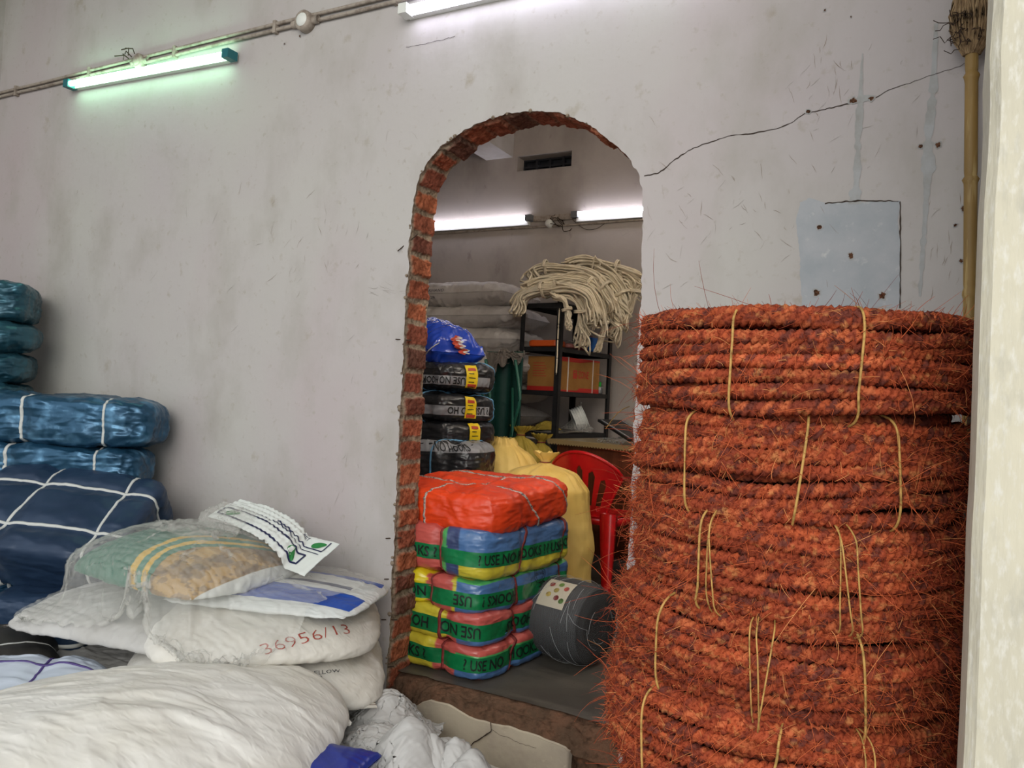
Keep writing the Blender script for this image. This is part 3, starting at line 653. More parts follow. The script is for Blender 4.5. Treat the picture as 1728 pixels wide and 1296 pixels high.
for i in range(5):
    h = hs[i]; z0 = z - h; cx, cy = cents[i]
    t = thing('coir_rope_coil', labels[i], 'rope coil', (cx, cy, z0), 'coir rope coils stacked on one another')
    mb = MB(); Qs = []
    for j, P in enumerate(rope_path(rads[i], h, 30 + i * 7, int(h / .0212), .10)):
        P = P @ Rz(i * 1.9 + .5).T; Q, A, B = rope_mesh(mb, P, .0136, 50 + i * 5 + j, 13 if j in (0, 2) else 8, .0029 if j == 0 or (j == 2 and i == 0) else .006)
        if j in (0,): Qs.append(Q)
        if j == 2 and i == 0: Qs.append(Q); Qs.append(Q)
    Rt = Rx(tilts[i][0]) @ Ry(tilts[i][1]); tf = lambda v, Rt=Rt: v @ Rt.T
    mb.xf(tf); part('rope_winding', mb, m_coir, t, True, None, None, True, True)
    fb = MB(); Qa = np.concatenate(Qs) 
    sel = Qa; fibres(fb, sel, 4600 if i == 0 else 3400, 90 + i, (.006, .026)); fibres(fb, sel, 1300, 190 + i, (.02, .055), .00048); fb.xf(tf)
    part('loose_fibres', fb, m_fibre, t, False, None, 'stuff', True, True)
    # twine ties going round the bundle
    for (px, kind) in ties[i]:
        P0 = PY(px, 700, cy - rads[i] * .97); ang = math.atan2(P0[1] - cy, P0[0] - cx)
        for s in range(1 + kind):
            rng = np.random.default_rng(px + s); da = (s - kind / 2) * .035 + rng.normal() * .004
            ph = np.linspace(-PI / 2, PI * 1.5, 60)[:-1]
            rr_, hh_ = .115, h / 2 + .006
            ou = np.sign(np.cos(ph)) * np.abs(np.cos(ph)) ** .38; up = np.sign(np.sin(ph)) * np.abs(np.sin(ph)) ** .5
            rad_ = rads[i] - rr_ + .016 + ou * (rr_ + .000); zz_ = h / 2 + up * hh_
            aa = ang + da + .02 * n1(ph * 1.3, px + s) + .05 * (zz_ / h - .5) * rng.normal()
            bulge = .012 * s * np.clip(np.cos(ph), 0, 1) if s else 0
            m = MB(); tube(m, np.stack([(rad_ + bulge) * np.cos(aa), (rad_ + bulge) * np.sin(aa), zz_], 1), .0022 if kind == 0 else .0014, 6, True)
            m.xf(tf); part('twine_tie', m, m_twine, t, True, None, None, False, True)
    protos.append((t, h)); z = z0 + .014
below = ['coir rope coil beneath the fifth, low in the stack', 'coir rope coil third from the floor', 'coir rope coil second from the floor', 'coir rope coil lying on the floor at the foot of the stack']
k = 0
while z > ZF + .15 and k < 4:
    src, h = protos[(1, 2, 3, 4)[k]]; c = copy_tree(src); c['label'] = below[k]; c.rotation_euler[2] = PI * (k % 2) 
    c.location = (cents[k][0], cents[k][1], z - h); z -= h - .014; k += 1
if k < 4 or True:                                            # settle the stack on the floor
    rest = z - ZF
    c = None
m_pallet = mat('grey_wood', '6A5F50', .85, noise=[((30, 4, 30), '4A4238', .4, .7, 4)])
if rest > .02:
    t = thing('wooden_pallet', 'low wooden board platform under the coir rope stack', 'pallet', (CX, CY, ZF))
    for q in (-.22, 0, .22):
        m = MB(); box(m, (CX + q - .05, CY - .33, ZF), (CX + q + .05, CY + .33, ZF + rest * .55)); part('runner', m, m_pallet, t, False)
    for q in np.linspace(-.28, .28, 6):
        m = MB(); box(m, (CX - .33, CY + q - .045, ZF + rest * .55), (CX + .33, CY + q + .045, ZF + rest)); part('board', m, m_pallet, t, False)
# ================================================================== SOFT GOODS: bales and sacks
class Bale:
    """rounded packed bale: every point is reached by a direction, so straps, bands and print follow the same surface"""
    def __init__(s, L, W, H, k=5, seed=0, amp=.012, wr=.006, straps=(), pinch=.012, sw=.035, wf=(1, 1, 1), warp=None):
        s.h = np.array([L, W, H]) / 2; s.k = k; s.seed = seed; s.amp = amp; s.wr = wr; s.straps = straps; s.pinch = pinch; s.sw = sw; s.wf = np.array(wf); s.warp = warp
    def F(s, D, lift=0.0):
        D = np.asarray(D, float); k = s.k
        q = D / (np.abs(D) ** k).sum(1, keepdims=True) ** (1 / k)
        n = np.sign(q) * np.abs(q) ** (k - 1) / s.h; n /= np.linalg.norm(n, axis=1, keepdims=True)
        p = q * s.h
        d = s.amp * fbm(p * 5 + s.seed * 3.1, s.seed, 3)
        wsum = 0
        for ax_, pos in s.straps:
            e = np.exp(-((p[:, ax_] - pos) / s.sw) ** 2); d = d - s.pinch * e; wsum = wsum + np.exp(-((p[:, ax_] - pos) / .09) ** 2)
        w = ridge(p * 9 * s.wf + .25 * fbm(p * 6, s.seed + 8)[:, None] * 3, s.seed + 5, 3)
        d = d + s.wr * w * (.7 + .6 * np.clip(wsum, 0, 1)) + s.wr * .4 * ridge(p * 26 * s.wf, s.seed + 6, 2)
        p = p + n * (d + lift)[:, None] if np.ndim(d) else p
        if s.warp is not None: p = s.warp(p)
        return p
    def body(s, mb, n=44, m=0, colf=None):
        g = np.linspace(-1, 1, n); g = np.sign(g) * (1 - (1 - np.abs(g)) ** 1.25)
        U, V = np.meshgrid(g, g, indexing='ij'); U = U.ravel(); V = V.ravel(); O = np.ones_like(U)
        for D, fl in ((np.stack([U, V, O], 1), 0), (np.stack([U, V, -O], 1), 1), (np.stack([U, -O, V], 1), 0), (np.stack([U, O, V], 1), 1), (np.stack([O, U, V], 1), 0), (np.stack([-O, U, V], 1), 1)):
            mb.add(s.F(D), grid_faces(n, n, flip=bool(fl)), m, (1, 1, 1) if colf is None else colf(D, s))
        return mb
    def loop(s, ax_, val, n=120):
        """directions of the loop around axis ax_ at coordinate val (metres)"""
        b, c = [i for i in range(3) if i != ax_]; t = np.linspace(0, 4, n, endpoint=False); f = t % 1 * 2 - 1; e = t.astype(int)
        B = np.choose(e, [f, np.ones(n), -f, -np.ones(n)]); Cc = np.choose(e, [-np.ones(n), f, np.ones(n), -f])
        u = abs(val) / s.h[ax_]; sc = ((1 - u ** s.k) / (np.abs(B) ** s.k + np.abs(Cc) ** s.k)) ** (1 / s.k)
        D = np.zeros((n, 3)); D[:, ax_] = val / s.h[ax_]; D[:, b] = B * sc; D[:, c] = Cc * sc; return D
    def strap(s, mb, ax_, val, w=.012, lift=.002, n=140, m=0, skew=0., c=(1, 1, 1)):
        rows = []
        for dv, lf in ((-.5, -.003), (-.45, lift), (.45, lift), (.5, -.003)):
            D = s.loop(ax_, val, n); o = (ax_ + 1) % 3
            v2 = D[:, ax_] * s.h[ax_] + dv * w + skew * D[:, o]
            D[:, ax_] = v2 / s.h[ax_]; rows.append(s.F(D, lf))
        V = np.stack(rows, 1); mb.add(V.reshape(-1, 3), grid_faces(n, 4, True, False), m, c); return mb
    def per(s, x, z):
        """metres x along the side perimeter (0 = middle of the -Y side, growing to +X), height z -> direction"""
        Lx, Wy = s.h[0] * 2, s.h[1] * 2; P = 2 * (Lx + Wy); t = (np.asarray(x) + Lx / 2) % P
        a = np.zeros_like(t); b = np.zeros_like(t)
        m = t < Lx; a[m] = t[m] / Lx * 2 - 1; b[m] = -1
        m = (t >= Lx) & (t < Lx + Wy); a[m] = 1; b[m] = (t[m] - Lx) / Wy * 2 - 1
        m = (t >= Lx + Wy) & (t < 2 * Lx + Wy); a[m] = 1 - (t[m] - Lx - Wy) / Lx * 2; b[m] = 1
        m = t >= 2 * Lx + Wy; a[m] = -1; b[m] = 1 - (t[m] - 2 * Lx - Wy) / Wy * 2
        zz = np.asarray(z) / s.h[2]; sc = ((1 - np.clip(np.abs(zz), 0, .98) ** s.k) / (np.abs(a) ** s.k + np.abs(b) ** s.k)) ** (1 / s.k)
        return np.stack([a * sc, b * sc, zz], 1)
    def band(s, mb, x0, x1, zc, w, lift=.0012, m=0, nx=260, nz=7, tilt=0., c=(1, 1, 1)):
        X, Zz = np.meshgrid(np.linspace(x0, x1, nx), np.linspace(-w / 2, w / 2, nz), indexing='ij')
        D = s.per(X.ravel(), zc + Zz.ravel() + tilt * (X.ravel() - (x0 + x1) / 2)); mb.add(s.F(D, lift), grid_faces(nx, nz), m, c); return mb
    def text(s, mb, txt, x, zc, size, lift=.0022, m=0, flip=False, squeeze=1., tilt=0., xc=0., mirror=False, bold=.0):
        v, f = text_mesh(txt, size, .02, squeeze, bold); cx = (v[:, 0].max() + v[:, 0].min()) / 2; cy = size * .35
        X, Y = v[:, 0] - cx, v[:, 1] - cy
        if flip: X, Y = -X, -Y
        if mirror: X = -X; f = f[:, ::-1]
        D = s.per(x + X, zc + Y + tilt * (x - xc + X)); mb.add(s.F(D, lift), f, m); return mb

def sack_mesh(mb, L, W, H, seed, m=0, nu=90, nv=60, wr=.010, seam=.03, fill=.6, sag=0., c=(1, 1, 1), ear=.6, wfreq=1.):
    """filled woven sack: two faces meeting in a rim, corners drawn out, folds radiating from the seams"""
    u = np.linspace(-1, 1, nu); v = np.linspace(-1, 1, nv); U, V = np.meshgrid(u, v, indexing='ij')
    prof = (np.clip(1 - np.abs(U) ** 3.2, 0, 1) ** fill) * (np.clip(1 - np.abs(V) ** 2.6, 0, 1) ** .55)
    # rims pull in between the corners
    X = U * L / 2 * (1 - .05 * ear * (1 - V ** 2)); Y = V * W / 2 * (1 - .10 * (1 - np.abs(U) ** 2) * ear)
    for sgn in (1, -1):
        q = np.stack([X.ravel() * 1., Y.ravel(), np.full(X.size, sgn * .7 + seed)], 1)
        big = fbm(q * 3.2, seed, 3).reshape(X.shape)
        ang = np.arctan2(V, U * 1.4)
        edge = np.clip(np.maximum(np.abs(U) ** 3, np.abs(V) ** 3), 0, 1)
        rad = ridge(np.stack([(Y * 22 * wfreq + 1.5 * big).ravel(), (X * 3.5).ravel(), np.full(X.size, seed + sgn)], 1), seed + 3, 3).reshape(X.shape)
        rad2 = ridge(np.stack([(X * 20 * wfreq + 1.5 * big).ravel(), (Y * 3.5).ravel(), np.full(X.size, seed + sgn + 9)], 1), seed + 4, 3).reshape(X.shape)
        dia = ridge(np.stack([((X + Y) * 12 * wfreq + big).ravel(), ((X - Y) * 3).ravel(), np.full(X.size, seed)], 1), seed + 6, 3).reshape(X.shape)
        eu, ev = np.abs(U) ** 4, np.abs(V) ** 4
        wrk = wr * (rad * (.25 + eu) + rad2 * (.2 + ev) + dia * .55) 
        rim = np.clip((1 - np.maximum(np.abs(U), np.abs(V))) / .06, 0, 1)
        Z = sgn * (H / 2 * prof * (1 + .22 * big) + wrk * rim * .8 + .0012)
        mb.add(np.stack([X, Y, Z], 2).reshape(-1, 3), grid_faces(nu, nv, flip=sgn < 0), m, c)
    return mb
# ------------------------------------------------------------------ small cloth solver (folds of sacks and film)
class Cloth:
    def __init__(s, P, rest, wrap=False, diag=.3, bend=.05):
        s.P = P.astype(float).copy(); s.n, s.m = P.shape[:2]; n, m = s.n, s.m; s.wrap = wrap
        idx = np.arange(n * m).reshape(n, m); s.sets = []
        def pairs(di, dj, k):
            I, J = np.meshgrid(np.arange(n - di), np.arange(m if wrap else m - abs(dj)), indexing='ij')
            if not wrap and dj < 0: J = J + abs(dj)
            a = idx[I, J]; b = idx[I + di, (J + dj) % m]
            L = np.linalg.norm(rest[a.ravel() // m, a.ravel() % m] - rest[b.ravel() // m, b.ravel() % m], axis=1) if rest.ndim == 3 else None
            if wrap: L = np.full(a.size, math.hypot(di * s.dl[0], dj * s.dl[1]))
            if dj == 0: g = (I // di) % 2
            else: g = (J // abs(dj)) % 2
            for q in (0, 1):
                msk = (g == q).ravel(); s.sets.append((a.ravel()[msk], b.ravel()[msk], L[msk], k))
        s.dl = rest if wrap else None
        if wrap: rest = np.zeros((n, m, 3)); 
        pairs(1, 0, 1.); pairs(0, 1, 1.); pairs(1, 1, diag); pairs(1, -1, diag); pairs(2, 0, bend); pairs(0, 2, bend)
        s.V = np.zeros_like(s.P)
    def run(s, it, g=-.0004, damp=.96, press=0., hf=None, ends=False, pin=None, floor=None, push=None, noise=0., seed=0):
        rng = np.random.default_rng(seed); n, m = s.n, s.m
        for k in range(it):
            old = s.P.copy(); a = np.zeros_like(s.P); a[..., 2] += g
            if press or push is not None:
                du = np.gradient(s.P, axis=0)
                dv = (np.roll(s.P, -1, 1) - np.roll(s.P, 1, 1)) * .5 if s.wrap else np.gradient(s.P, axis=1)
                N = np.cross(du, dv); N /= np.linalg.norm(N, axis=2, keepdims=True) + 1e-9
                if press: a += N * (press(k) if callable(press) else press)
            if noise and k % 20 == 0: a += rng.normal(size=s.P.shape) * noise
            s.P = s.P + s.V * damp + a; F = s.P.reshape(-1, 3)
            for A, B, L, kk in s.sets:
                d = F[B] - F[A]; l = np.sqrt((d * d).sum(1)) + 1e-9
                if kk < .2: c = np.where(l < L, (l - L) * kk, 0.)
                else: c = (l - L) * kk
                d *= (c * .5 / l)[:, None]; F[A] += d; F[B] -= d
            if ends:
                j = np.arange(1, m // 2)
                for i in (0, n - 1):
                    av = (s.P[i, j] + s.P[i, -j]) / 2; s.P[i, j] = av; s.P[i, -j] = av
            if hf is not None:
                h = hf(s.P[..., 0], s.P[..., 1]); lo = s.P[..., 2] < h
                s.P[..., 2] = np.where(lo, h, s.P[..., 2]); fr = np.where(lo[..., None], .5, 0) * np.array([1, 1, 0]); s.P += (old - s.P) * fr
            if pin is not None: pin(s.P, k)
            s.V = s.P - old
            sp = np.linalg.norm(s.V, axis=2, keepdims=True); s.V *= np.minimum(1, .02 / (sp + 1e-9))
        return s
def sim_sack(L, W, seed, n=84, it=420, press=.0009, hf=None, R=None, t=None, g=-.0004, lump=.0):
    """a stitched tube of woven cloth blown up by its filling and laid down on hf"""
    m = int(n * W / L) * 2; m += m % 2
    u = (np.arange(n) / (n - 1) - .5) * L; j = np.arange(m); tri = np.where(j <= m // 2, j, m - j) / (m // 2) * 2 - 1
    sg = np.where((j == 0) | (j == m // 2), 0, np.where(j < m // 2, -1, 1))
    U, T = np.meshgrid(u, tri, indexing='ij')
    Z = np.repeat(sg[None], n, 0) * .02 * np.cos(U / L * PI * .98) + .004 * fbm(np.stack([U.ravel() * 9, T.ravel() * 4, np.repeat(sg[None], n, 0).ravel() * 3.], 1), seed).reshape(U.shape)
    P = np.stack([U * .93, T * W / 2 * .93, Z], 2)
    if R is not None: P = P @ np.asarray(R).T + np.asarray(t)
    c = Cloth(P, (L / (n - 1), 2 * W / m), True)
    c.run(it, g, .95, press, hf, True)
    return c.P
def cloth_mb(P, wrap=False, mb=None, m=0, flip=False, thick=0.):
    mb = mb or MB(); mb.add(P.reshape(-1, 3), grid_faces(P.shape[0], P.shape[1], False, wrap, flip), m); return mb
def upsample(P, wrap=False):
    """one smooth doubling of the grid (Catmull-Rom)"""
    def up(A, w):
        n = A.shape[0]; i = np.arange(n if w else n - 1)
        g = lambda k: A[(k % n) if w else np.clip(k, 0, n - 1)]
        mid = (-g(i - 1) + 9 * g(i) + 9 * g(i + 1) - g(i + 2)) / 16
        out = np.empty((2 * len(i) + (0 if w else 1),) + A.shape[1:]); out[0:2 * len(i):2] = A[i]; out[1::2][:len(i)] = mid
        if not w: out[-1] = A[-1]
        return out
    return np.swapaxes(up(np.swapaxes(up(P, False), 0, 1), wrap), 0, 1)
def height_of(*Ps, res=.02, base=-9.):
    """height field of finished cloth, for the next thing laid on it"""
    pts = np.concatenate([P.reshape(-1, 3) for P in Ps]); lo = pts[:, :2].min(0) - .1; n = np.ceil((pts[:, :2].max(0) + .1 - lo) / res).astype(int) + 1
    H = np.full(n, base); ij = np.floor((pts[:, :2] - lo) / res).astype(int); np.maximum.at(H, (ij[:, 0], ij[:, 1]), pts[:, 2])
    def f(x, y):
        i = np.clip(((x - lo[0]) / res).astype(int), 0, n[0] - 1); j = np.clip(((y - lo[1]) / res).astype(int), 0, n[1] - 1); return H[i, j]
    return f, H, lo, res
def gnormals(P, wrap=False):
    du = np.gradient(P, axis=0); dv = (np.roll(P, -1, 1) - np.roll(P, 1, 1)) * .5 if wrap else np.gradient(P, axis=1)
    N = np.cross(du, dv); return N / (np.linalg.norm(N, axis=2, keepdims=True) + 1e-9)
def wrinkle(P, amp, seed, L, W, wrap=True, fu=10., fv=4., keep=.0):
    """fine packing creases pressed into woven cloth, following the cloth's own directions"""
    n, m = P.shape[:2]; i = np.linspace(0, L, n); j = np.arange(m) / m * 2 * PI if wrap else np.linspace(0, W, m)
    I, J = np.meshgrid(i, j, indexing='ij')
    if wrap: q = np.stack([I.ravel() * fu * .5, np.cos(J.ravel()) * W / PI * fv * 2.2, np.sin(J.ravel()) * W / PI * fv * 2.2], 1)
    else: q = np.stack([I.ravel() * fu * .5, J.ravel() * fv * 2.2, 0 * I.ravel()], 1)
    w1 = ridge(q * (1, .6, .6) + 1.2 * fbm(q, seed)[:, None], seed + 1, 4); 
    rot = np.stack([q[:, 0] + q[:, 1] * .8, q[:, 1] - q[:, 0] * .5, q[:, 2]], 1); w2 = ridge(rot * (2.6, .5, .5) + .8 * fbm(q * 1.3, seed + 7)[:, None], seed + 3, 3)
    rot = np.stack([q[:, 0] - q[:, 1] * .9, q[:, 1] + q[:, 0] * .6, q[:, 2]], 1); w3 = ridge(rot * (2.2, .5, .5), seed + 4, 3)
    msk = np.clip(fbm(q * .8, seed + 5, 2) * 2 + .5, .1, 1)
    d = amp * (w1 * .55 + (w2 * msk + w3 * (1.1 - msk)) * .6)
    N = gnormals(P, wrap); s = 1.0
    cen = P.reshape(-1, 3).mean(0)
    if wrap and (N * (P - cen)).sum(2).mean() < 0: s = -1
    if not wrap and N[..., 2].mean() < 0: s = -1
    d = d.reshape(n, m)
    if wrap: d = d * np.clip(np.minimum(np.arange(n), np.arange(n)[::-1]) / 4, 0, 1)[:, None]
    return P + N * s * d[..., None]
def on_grid(P, u, v, lift=.001, wrap=False):
    """point of a cloth grid at grid coordinates (u rows, v columns), lifted off its face"""
    n, m = P.shape[:2]; N = gnormals(P, wrap)
    if (N * (P - P.reshape(-1, 3).mean(0))).sum(2).mean() < 0: N = -N
    u = np.clip(u, 0, n - 1.001); i = np.floor(u).astype(int); a = (u - i)[:, None]
    j = np.floor(v).astype(int); b = (v - j)[:, None]; j0 = j % m if wrap else np.clip(j, 0, m - 2); j1 = (j0 + 1) % m
    f = lambda A: (A[i, j0] * (1 - a) + A[i + 1, j0] * a) * (1 - b) + (A[i, j1] * (1 - a) + A[i + 1, j1] * a) * b
    return f(P) + f(N) * lift
def print_on(mb, P, L, W, verts, faces, uo, vo, ang=0., lift=.0012, m=0, wrap=True, thick=0, mirror=False):
    """flat artwork (metres) laid on a cloth grid around (uo, vo) in metres; rows run along L"""
    n, mm = P.shape[:2]; c, s = math.cos(ang), math.sin(ang); x = verts[:, 0] * (-1 if mirror else 1); y = verts[:, 1]
    X = x * c - y * s; Y = x * s + y * c
    du = (n - 1) / L; dv = mm / (2 * W) if wrap else (mm - 1) / W
    mb.add(on_grid(P, (uo + X) * du, (vo + Y) * dv, lift, wrap), faces, m)
def poly_tris(pts):
    pts = np.asarray(pts, float); c = pts.mean(0); v = np.r_[pts, [c]]; n = len(pts); return v, np.array([(i, (i + 1) % n, n) for i in range(n)])
def strip_art(p, w, n=60):
    p = np.asarray(p, float); s = np.r_[0, np.cumsum(np.linalg.norm(np.diff(p, axis=0), axis=1))]; t = np.linspace(0, s[-1], n); q = np.stack([np.interp(t, s, p[:, k]) for k in (0, 1)], 1)
    d = np.gradient(q, axis=0); d /= np.linalg.norm(d, axis=1, keepdims=True) + 1e-9; nn = np.stack([-d[:, 1], d[:, 0]], 1) * w / 2; i = np.arange(n - 1)
    return np.r_[q + nn, q - nn], np.stack([i, n + i, n + i + 1, i + 1], 1)
# ================================================================== BLUE TARPAULIN BALES (outer, left)
m_blue = mat('blue_tarpaulin', '2E5A78', .30, metal=.5, spec=.6, noise=[(4, '224862', .35, .65, 3), (13, '5A88A8', .52, .75, 2)], bump=[((9, 9, 22), .55, .03, 'ridge'), (40, .25, .006, 'noise')])  # paler blotches put the metallic highlights into the colour
m_teal = mat('blue_green_tarpaulin', '35606E', .32, metal=.45, spec=.6, noise=[(5, '1F4655', .35, .65, 3), (13, '44788A', .55, .75, 2)], bump=[((10, 10, 22), .55, .03, 'ridge'), (40, .25, .006, 'noise')])
m_navy = mat('dark_blue_tarpaulin', '283C56', .42, metal=.25, spec=.5, noise=[(5, '1B304A', .35, .65, 3)], bump=[((8, 8, 16), .4, .025, 'ridge'), (60, .15, .004, 'noise')])
m_strap = mat('white_strap', 'C9CBC7', .6)
m_strap_t = mat('thin_white_strap', 'D8D8D2', .6)
def blue_bale(label, c, L, W, H, yaw, seed, straps, m, tilt=(0, 0), group='blue tarpaulin bales piled by the left wall', k=5, amp=.014, wr=.009, hstraps=(), n=56, wf=(.8, 1, 1.6), sw_=.013, pinch=.014):
    b = Bale(L, W, H, k, seed, amp, wr, [(0, x) for x in straps] + [(1, x) for x in hstraps], pinch, .03, wf)
    R = Rz(yaw) @ Ry(tilt[1]) @ Rx(tilt[0])
    mb = MB(); b.body(mb, n); 
    t = thing('tarpaulin_bale', label, 'bale', (c[0], c[1], c[2] - H / 2), group)
    f = place(R, (0, 0, H / 2)); mb.xf(f); part('wrapping', mb, m, t, True, None, None, False, True)
    for i, x in enumerate(straps):
        s = MB(); b.strap(s, 0, x, sw_, .003, 150, 0, .02 * math.sin(seed + i * 2)); s.xf(f); part('strap', s, m_strap, t, True, None, None, False, True)
    for i, x in enumerate(hstraps):
        s = MB(); b.strap(s, 1, x, sw_ * .8, .0045, 150, 0, .015 * math.sin(seed + i)); s.xf(f); part('strap', s, m_strap, t, True, None, None, False, True)
    return t, b, f
# two long bales
ZA = PT(76, 707, 3.28); ZB = PT(66, 782, 3.28)
blue_bale('upper of the two long metallic blue bales with two white straps', ZA, .98, .27, .210, .48, 3, (-.02, .30), m_blue, wf=(.7, 1, 1.2))
blue_bale('lower of the two long metallic blue bales, under its slightly longer twin', ZB, .92, .27, .185, .46, 9, (-.05, .29), m_blue, wf=(.7, 1, 1.2))
# big bale with a net of straps, leaning to the front
C_ = PT(108, 890, 3.02)
blue_bale('large dark blue bale with crossed white straps, sagging beside the white sacks', C_, .70, .46, .25, .42, 14, (-.12, .22), m_navy, (.62, .05), hstraps=(-.12, .10), k=7, amp=.01, wr=.005, sw_=.011)
t, b, f = blue_bale('small dark blue bale with a white strap and red and white label', PT(88, 1050, 2.88), .36, .27, .27, .45, 21, (), m_navy, (.10, 0), k=6, amp=.01, wr=.005)
s = MB(); b.strap(s, 2, -.03, .014, .003); s.xf(f); part('strap', s, m_strap, t, True, None, None, False, True)
m_red = mat('label_red', 'B5242A', .5); m_lab = mat('label_paper', 'C8C8C4', .5, noise=[((60, 60, 140), '3A3A3C', .52, .6, 2)]); m_white = mat('label_white', 'D6D6D2', .5)
s = MB(); b.band(s, -.115, -.03, -.125, .06, .003, 0, 12, 6); b.band(s, -.145, -.115, -.125, .06, .003, 1, 6, 6); s.xf(f); part('label', s, [m_lab, m_red], t, True, 'red and white printed label', None, False, True)
q = PT(88, 1050, 2.88)
blue_bale('dark blue bale lying on the floor below the labelled small bale', (q[0], q[1], (ZF + q[2] - .13) / 2), .56, .42, q[2] - .13 - ZF, .4, 22, (-.12,), m_navy, k=6, amp=.01, wr=.005)
q = PT(20, 945, 3.16)
blue_bale('shiny dark blue bale at the left edge, directly under the large strapped bale', q, .46, .36, .22, .5, 25, (.10,), m_blue, k=5, wr=.013)
q2 = PT(12, 1030, 3.1)
blue_bale('shiny dark blue bale at the left edge, second under the large strapped bale', q2, .46, .36, .22, .6, 26, (-.1,), m_blue, k=5, wr=.013)
blue_bale('dark blue bale on the floor, deepest under the large strapped bale', (q2[0], q2[1], (ZF + q2[2] - .11) / 2), .52, .46, q2[2] - .11 - ZF, .5, 23, (-.12, .12), m_navy, k=6)
blue_bale('dark blue bale on the floor behind, holding up the long blue bales', (ZB[0] - .05, ZB[1], (ZF + .30) / 2), .60, .34, .30 - ZF, .5, 24, (-.12, .12), m_navy, k=7)
blue_bale('dark blue bale standing between the floor bale and the long blue bales', (ZB[0] - .05, ZB[1], (.30 + ZB[2] - .10) / 2), .60, .30, ZB[2] - .10 - .30, .5, 27, (-.12, .12), m_navy, k=7)
# corner stack
zz_ = 1.475; hh = [.215, .175, .160, .155]; lab = ['topmost squared blue-green bale of the corner stack at the left edge', 'second bale from the top of the corner stack, with a drooping rounded end', 'third bale from the top of the corner stack, blue-green', 'fourth bale from the top of the corner stack, half hidden by the long blue bale']
xe_ = [PY(71, 505, -.12)[0], PY(77, 568, -.12)[0], PY(64, 620, -.12)[0], PY(60, 665, -.12)[0]]
ztop = [PY(40, y, -.3)[2] for y in (476, 541, 597, 647, 690)]; hh = [ztop[i] - ztop[i + 1] for i in range(4)]; zz_ = ztop[0]
prots = []; ya = .85
for i in range(4):
    L = .62; k = (8, 3.2, 4.5, 4.5)[i]
    cxy = (xe_[i] - L / 2 * math.cos(ya), -.15 - L / 2 * math.sin(ya))
    t, b, f = blue_bale(lab[i], (cxy[0], cxy[1], zz_ - hh[i] / 2), L, .42, hh[i] + .008, ya, 40 + i * 3, (.13, -.1), m_teal, k=k, group='blue-green bales stacked in the corner', wr=.010)
    zz_ -= hh[i]; prots.append((t, hh[i]))
rem = (zz_ - ZF) / 4; c0 = (xe_[3] - .31 * math.cos(ya), -.15 - .31 * math.sin(ya))
for i, nm in enumerate(('fifth', 'sixth', 'seventh', 'lowest')):
    blue_bale(nm + ' bale down the corner stack, mostly hidden behind the dark blue bales', (c0[0], c0[1], zz_ - rem * (i + .5)), .62, .42, rem + .006, ya, 50 + i, (.13, -.1), m_teal, group='blue-green bales stacked in the corner', k=5)
# black bale and pale bundle at the lower left
m_blk = mat('dull_black_tarpaulin', '3A3834', .6, noise=[(5, '2B2A27', .4, .6, 3)], bump=[((9, 9, 20), .4, .02, 'ridge')])
bb = Bale(.62, .40, .24, 4, 61, .014, .006, [(0, .05), (0, .20)], .008)
p = PZ(0, 1120, .02)
t = thing('black_bale', 'dull black bale with thin white cords at the lower left edge', 'bale', (-2.35, -.90, -.10))
f = place(Rz(-.5) @ Ry(.15), tuple(PT(-20, 1135, 2.65))); mb = MB(); bb.body(mb); mb.xf(f); part('wrapping', mb, m_blk, t)
for x in (.05, .20): s = MB(); bb.strap(s, 0, x, .006, .002); s.xf(f); part('cord', s, m_strap, t)
bs = Bale(.70, .60, .30, 5, 62, .01, .004); mb = MB(); bs.body(mb, 30); mb.xf(place(Rz(-.3), tuple(PT(-20, 1135, 2.65) - np.array([0, 0, .27]))))
single('black_bale', mb, m_blk, 'black bale on the floor supporting the corded black bale', 'bale')
# ================================================================== WHITE SACKS (outer)
m_sack = mat('white_woven_sack', 'E0DED8', .5, spec=.35, noise=[(3, 'D4D0C6', .4, .65, 4), (8, 'B4A68E', .66, .86, 5)], bump=[((30, 60, 40), .3, .006, 'ridge'), ((400, 400, 400), .1, .001, 'noise')])
m_sack2 = mat('greyish_woven_sack', 'BFBEBC', .5, spec=.35, noise=[(3, 'B0AEAA', .4, .65, 4)], bump=[((50, 24, 34), .3, .006, 'ridge')])
m_thread = mat('brown_stitching', '6B5540', .8); m_redink = mat('red_marker_ink', 'A8483C', .7)
m_blueplain = mat('royal_blue_plastic', '142C8C', .3, spec=.6, bump=[(7, .4, .02, 'ridge')])
m_print = mat('grey_print', '3C3D42', .6)
GW = 'white woven sacks heaped under the wall'
def sack(label, c, L, W, H, yaw, seed, m=None, tilt=(0, 0), group=GW, name='woven_sack', **kw):
    mb = MB(); sack_mesh(mb, L, W, H, seed, 0, **kw); R = Rz(yaw) @ Ry(tilt[1]) @ Rx(tilt[0]); mb.xf(place(R, c))
    if c[1] < 0:
        for v in mb.v: v[:, 1] = np.minimum(v[:, 1], -.012)
    t = thing(name, label, 'sack', (c[0], c[1], c[2] - H / 2), group); part('sack_cloth', mb, m or m_sack, t); return np.concatenate(mb.v)
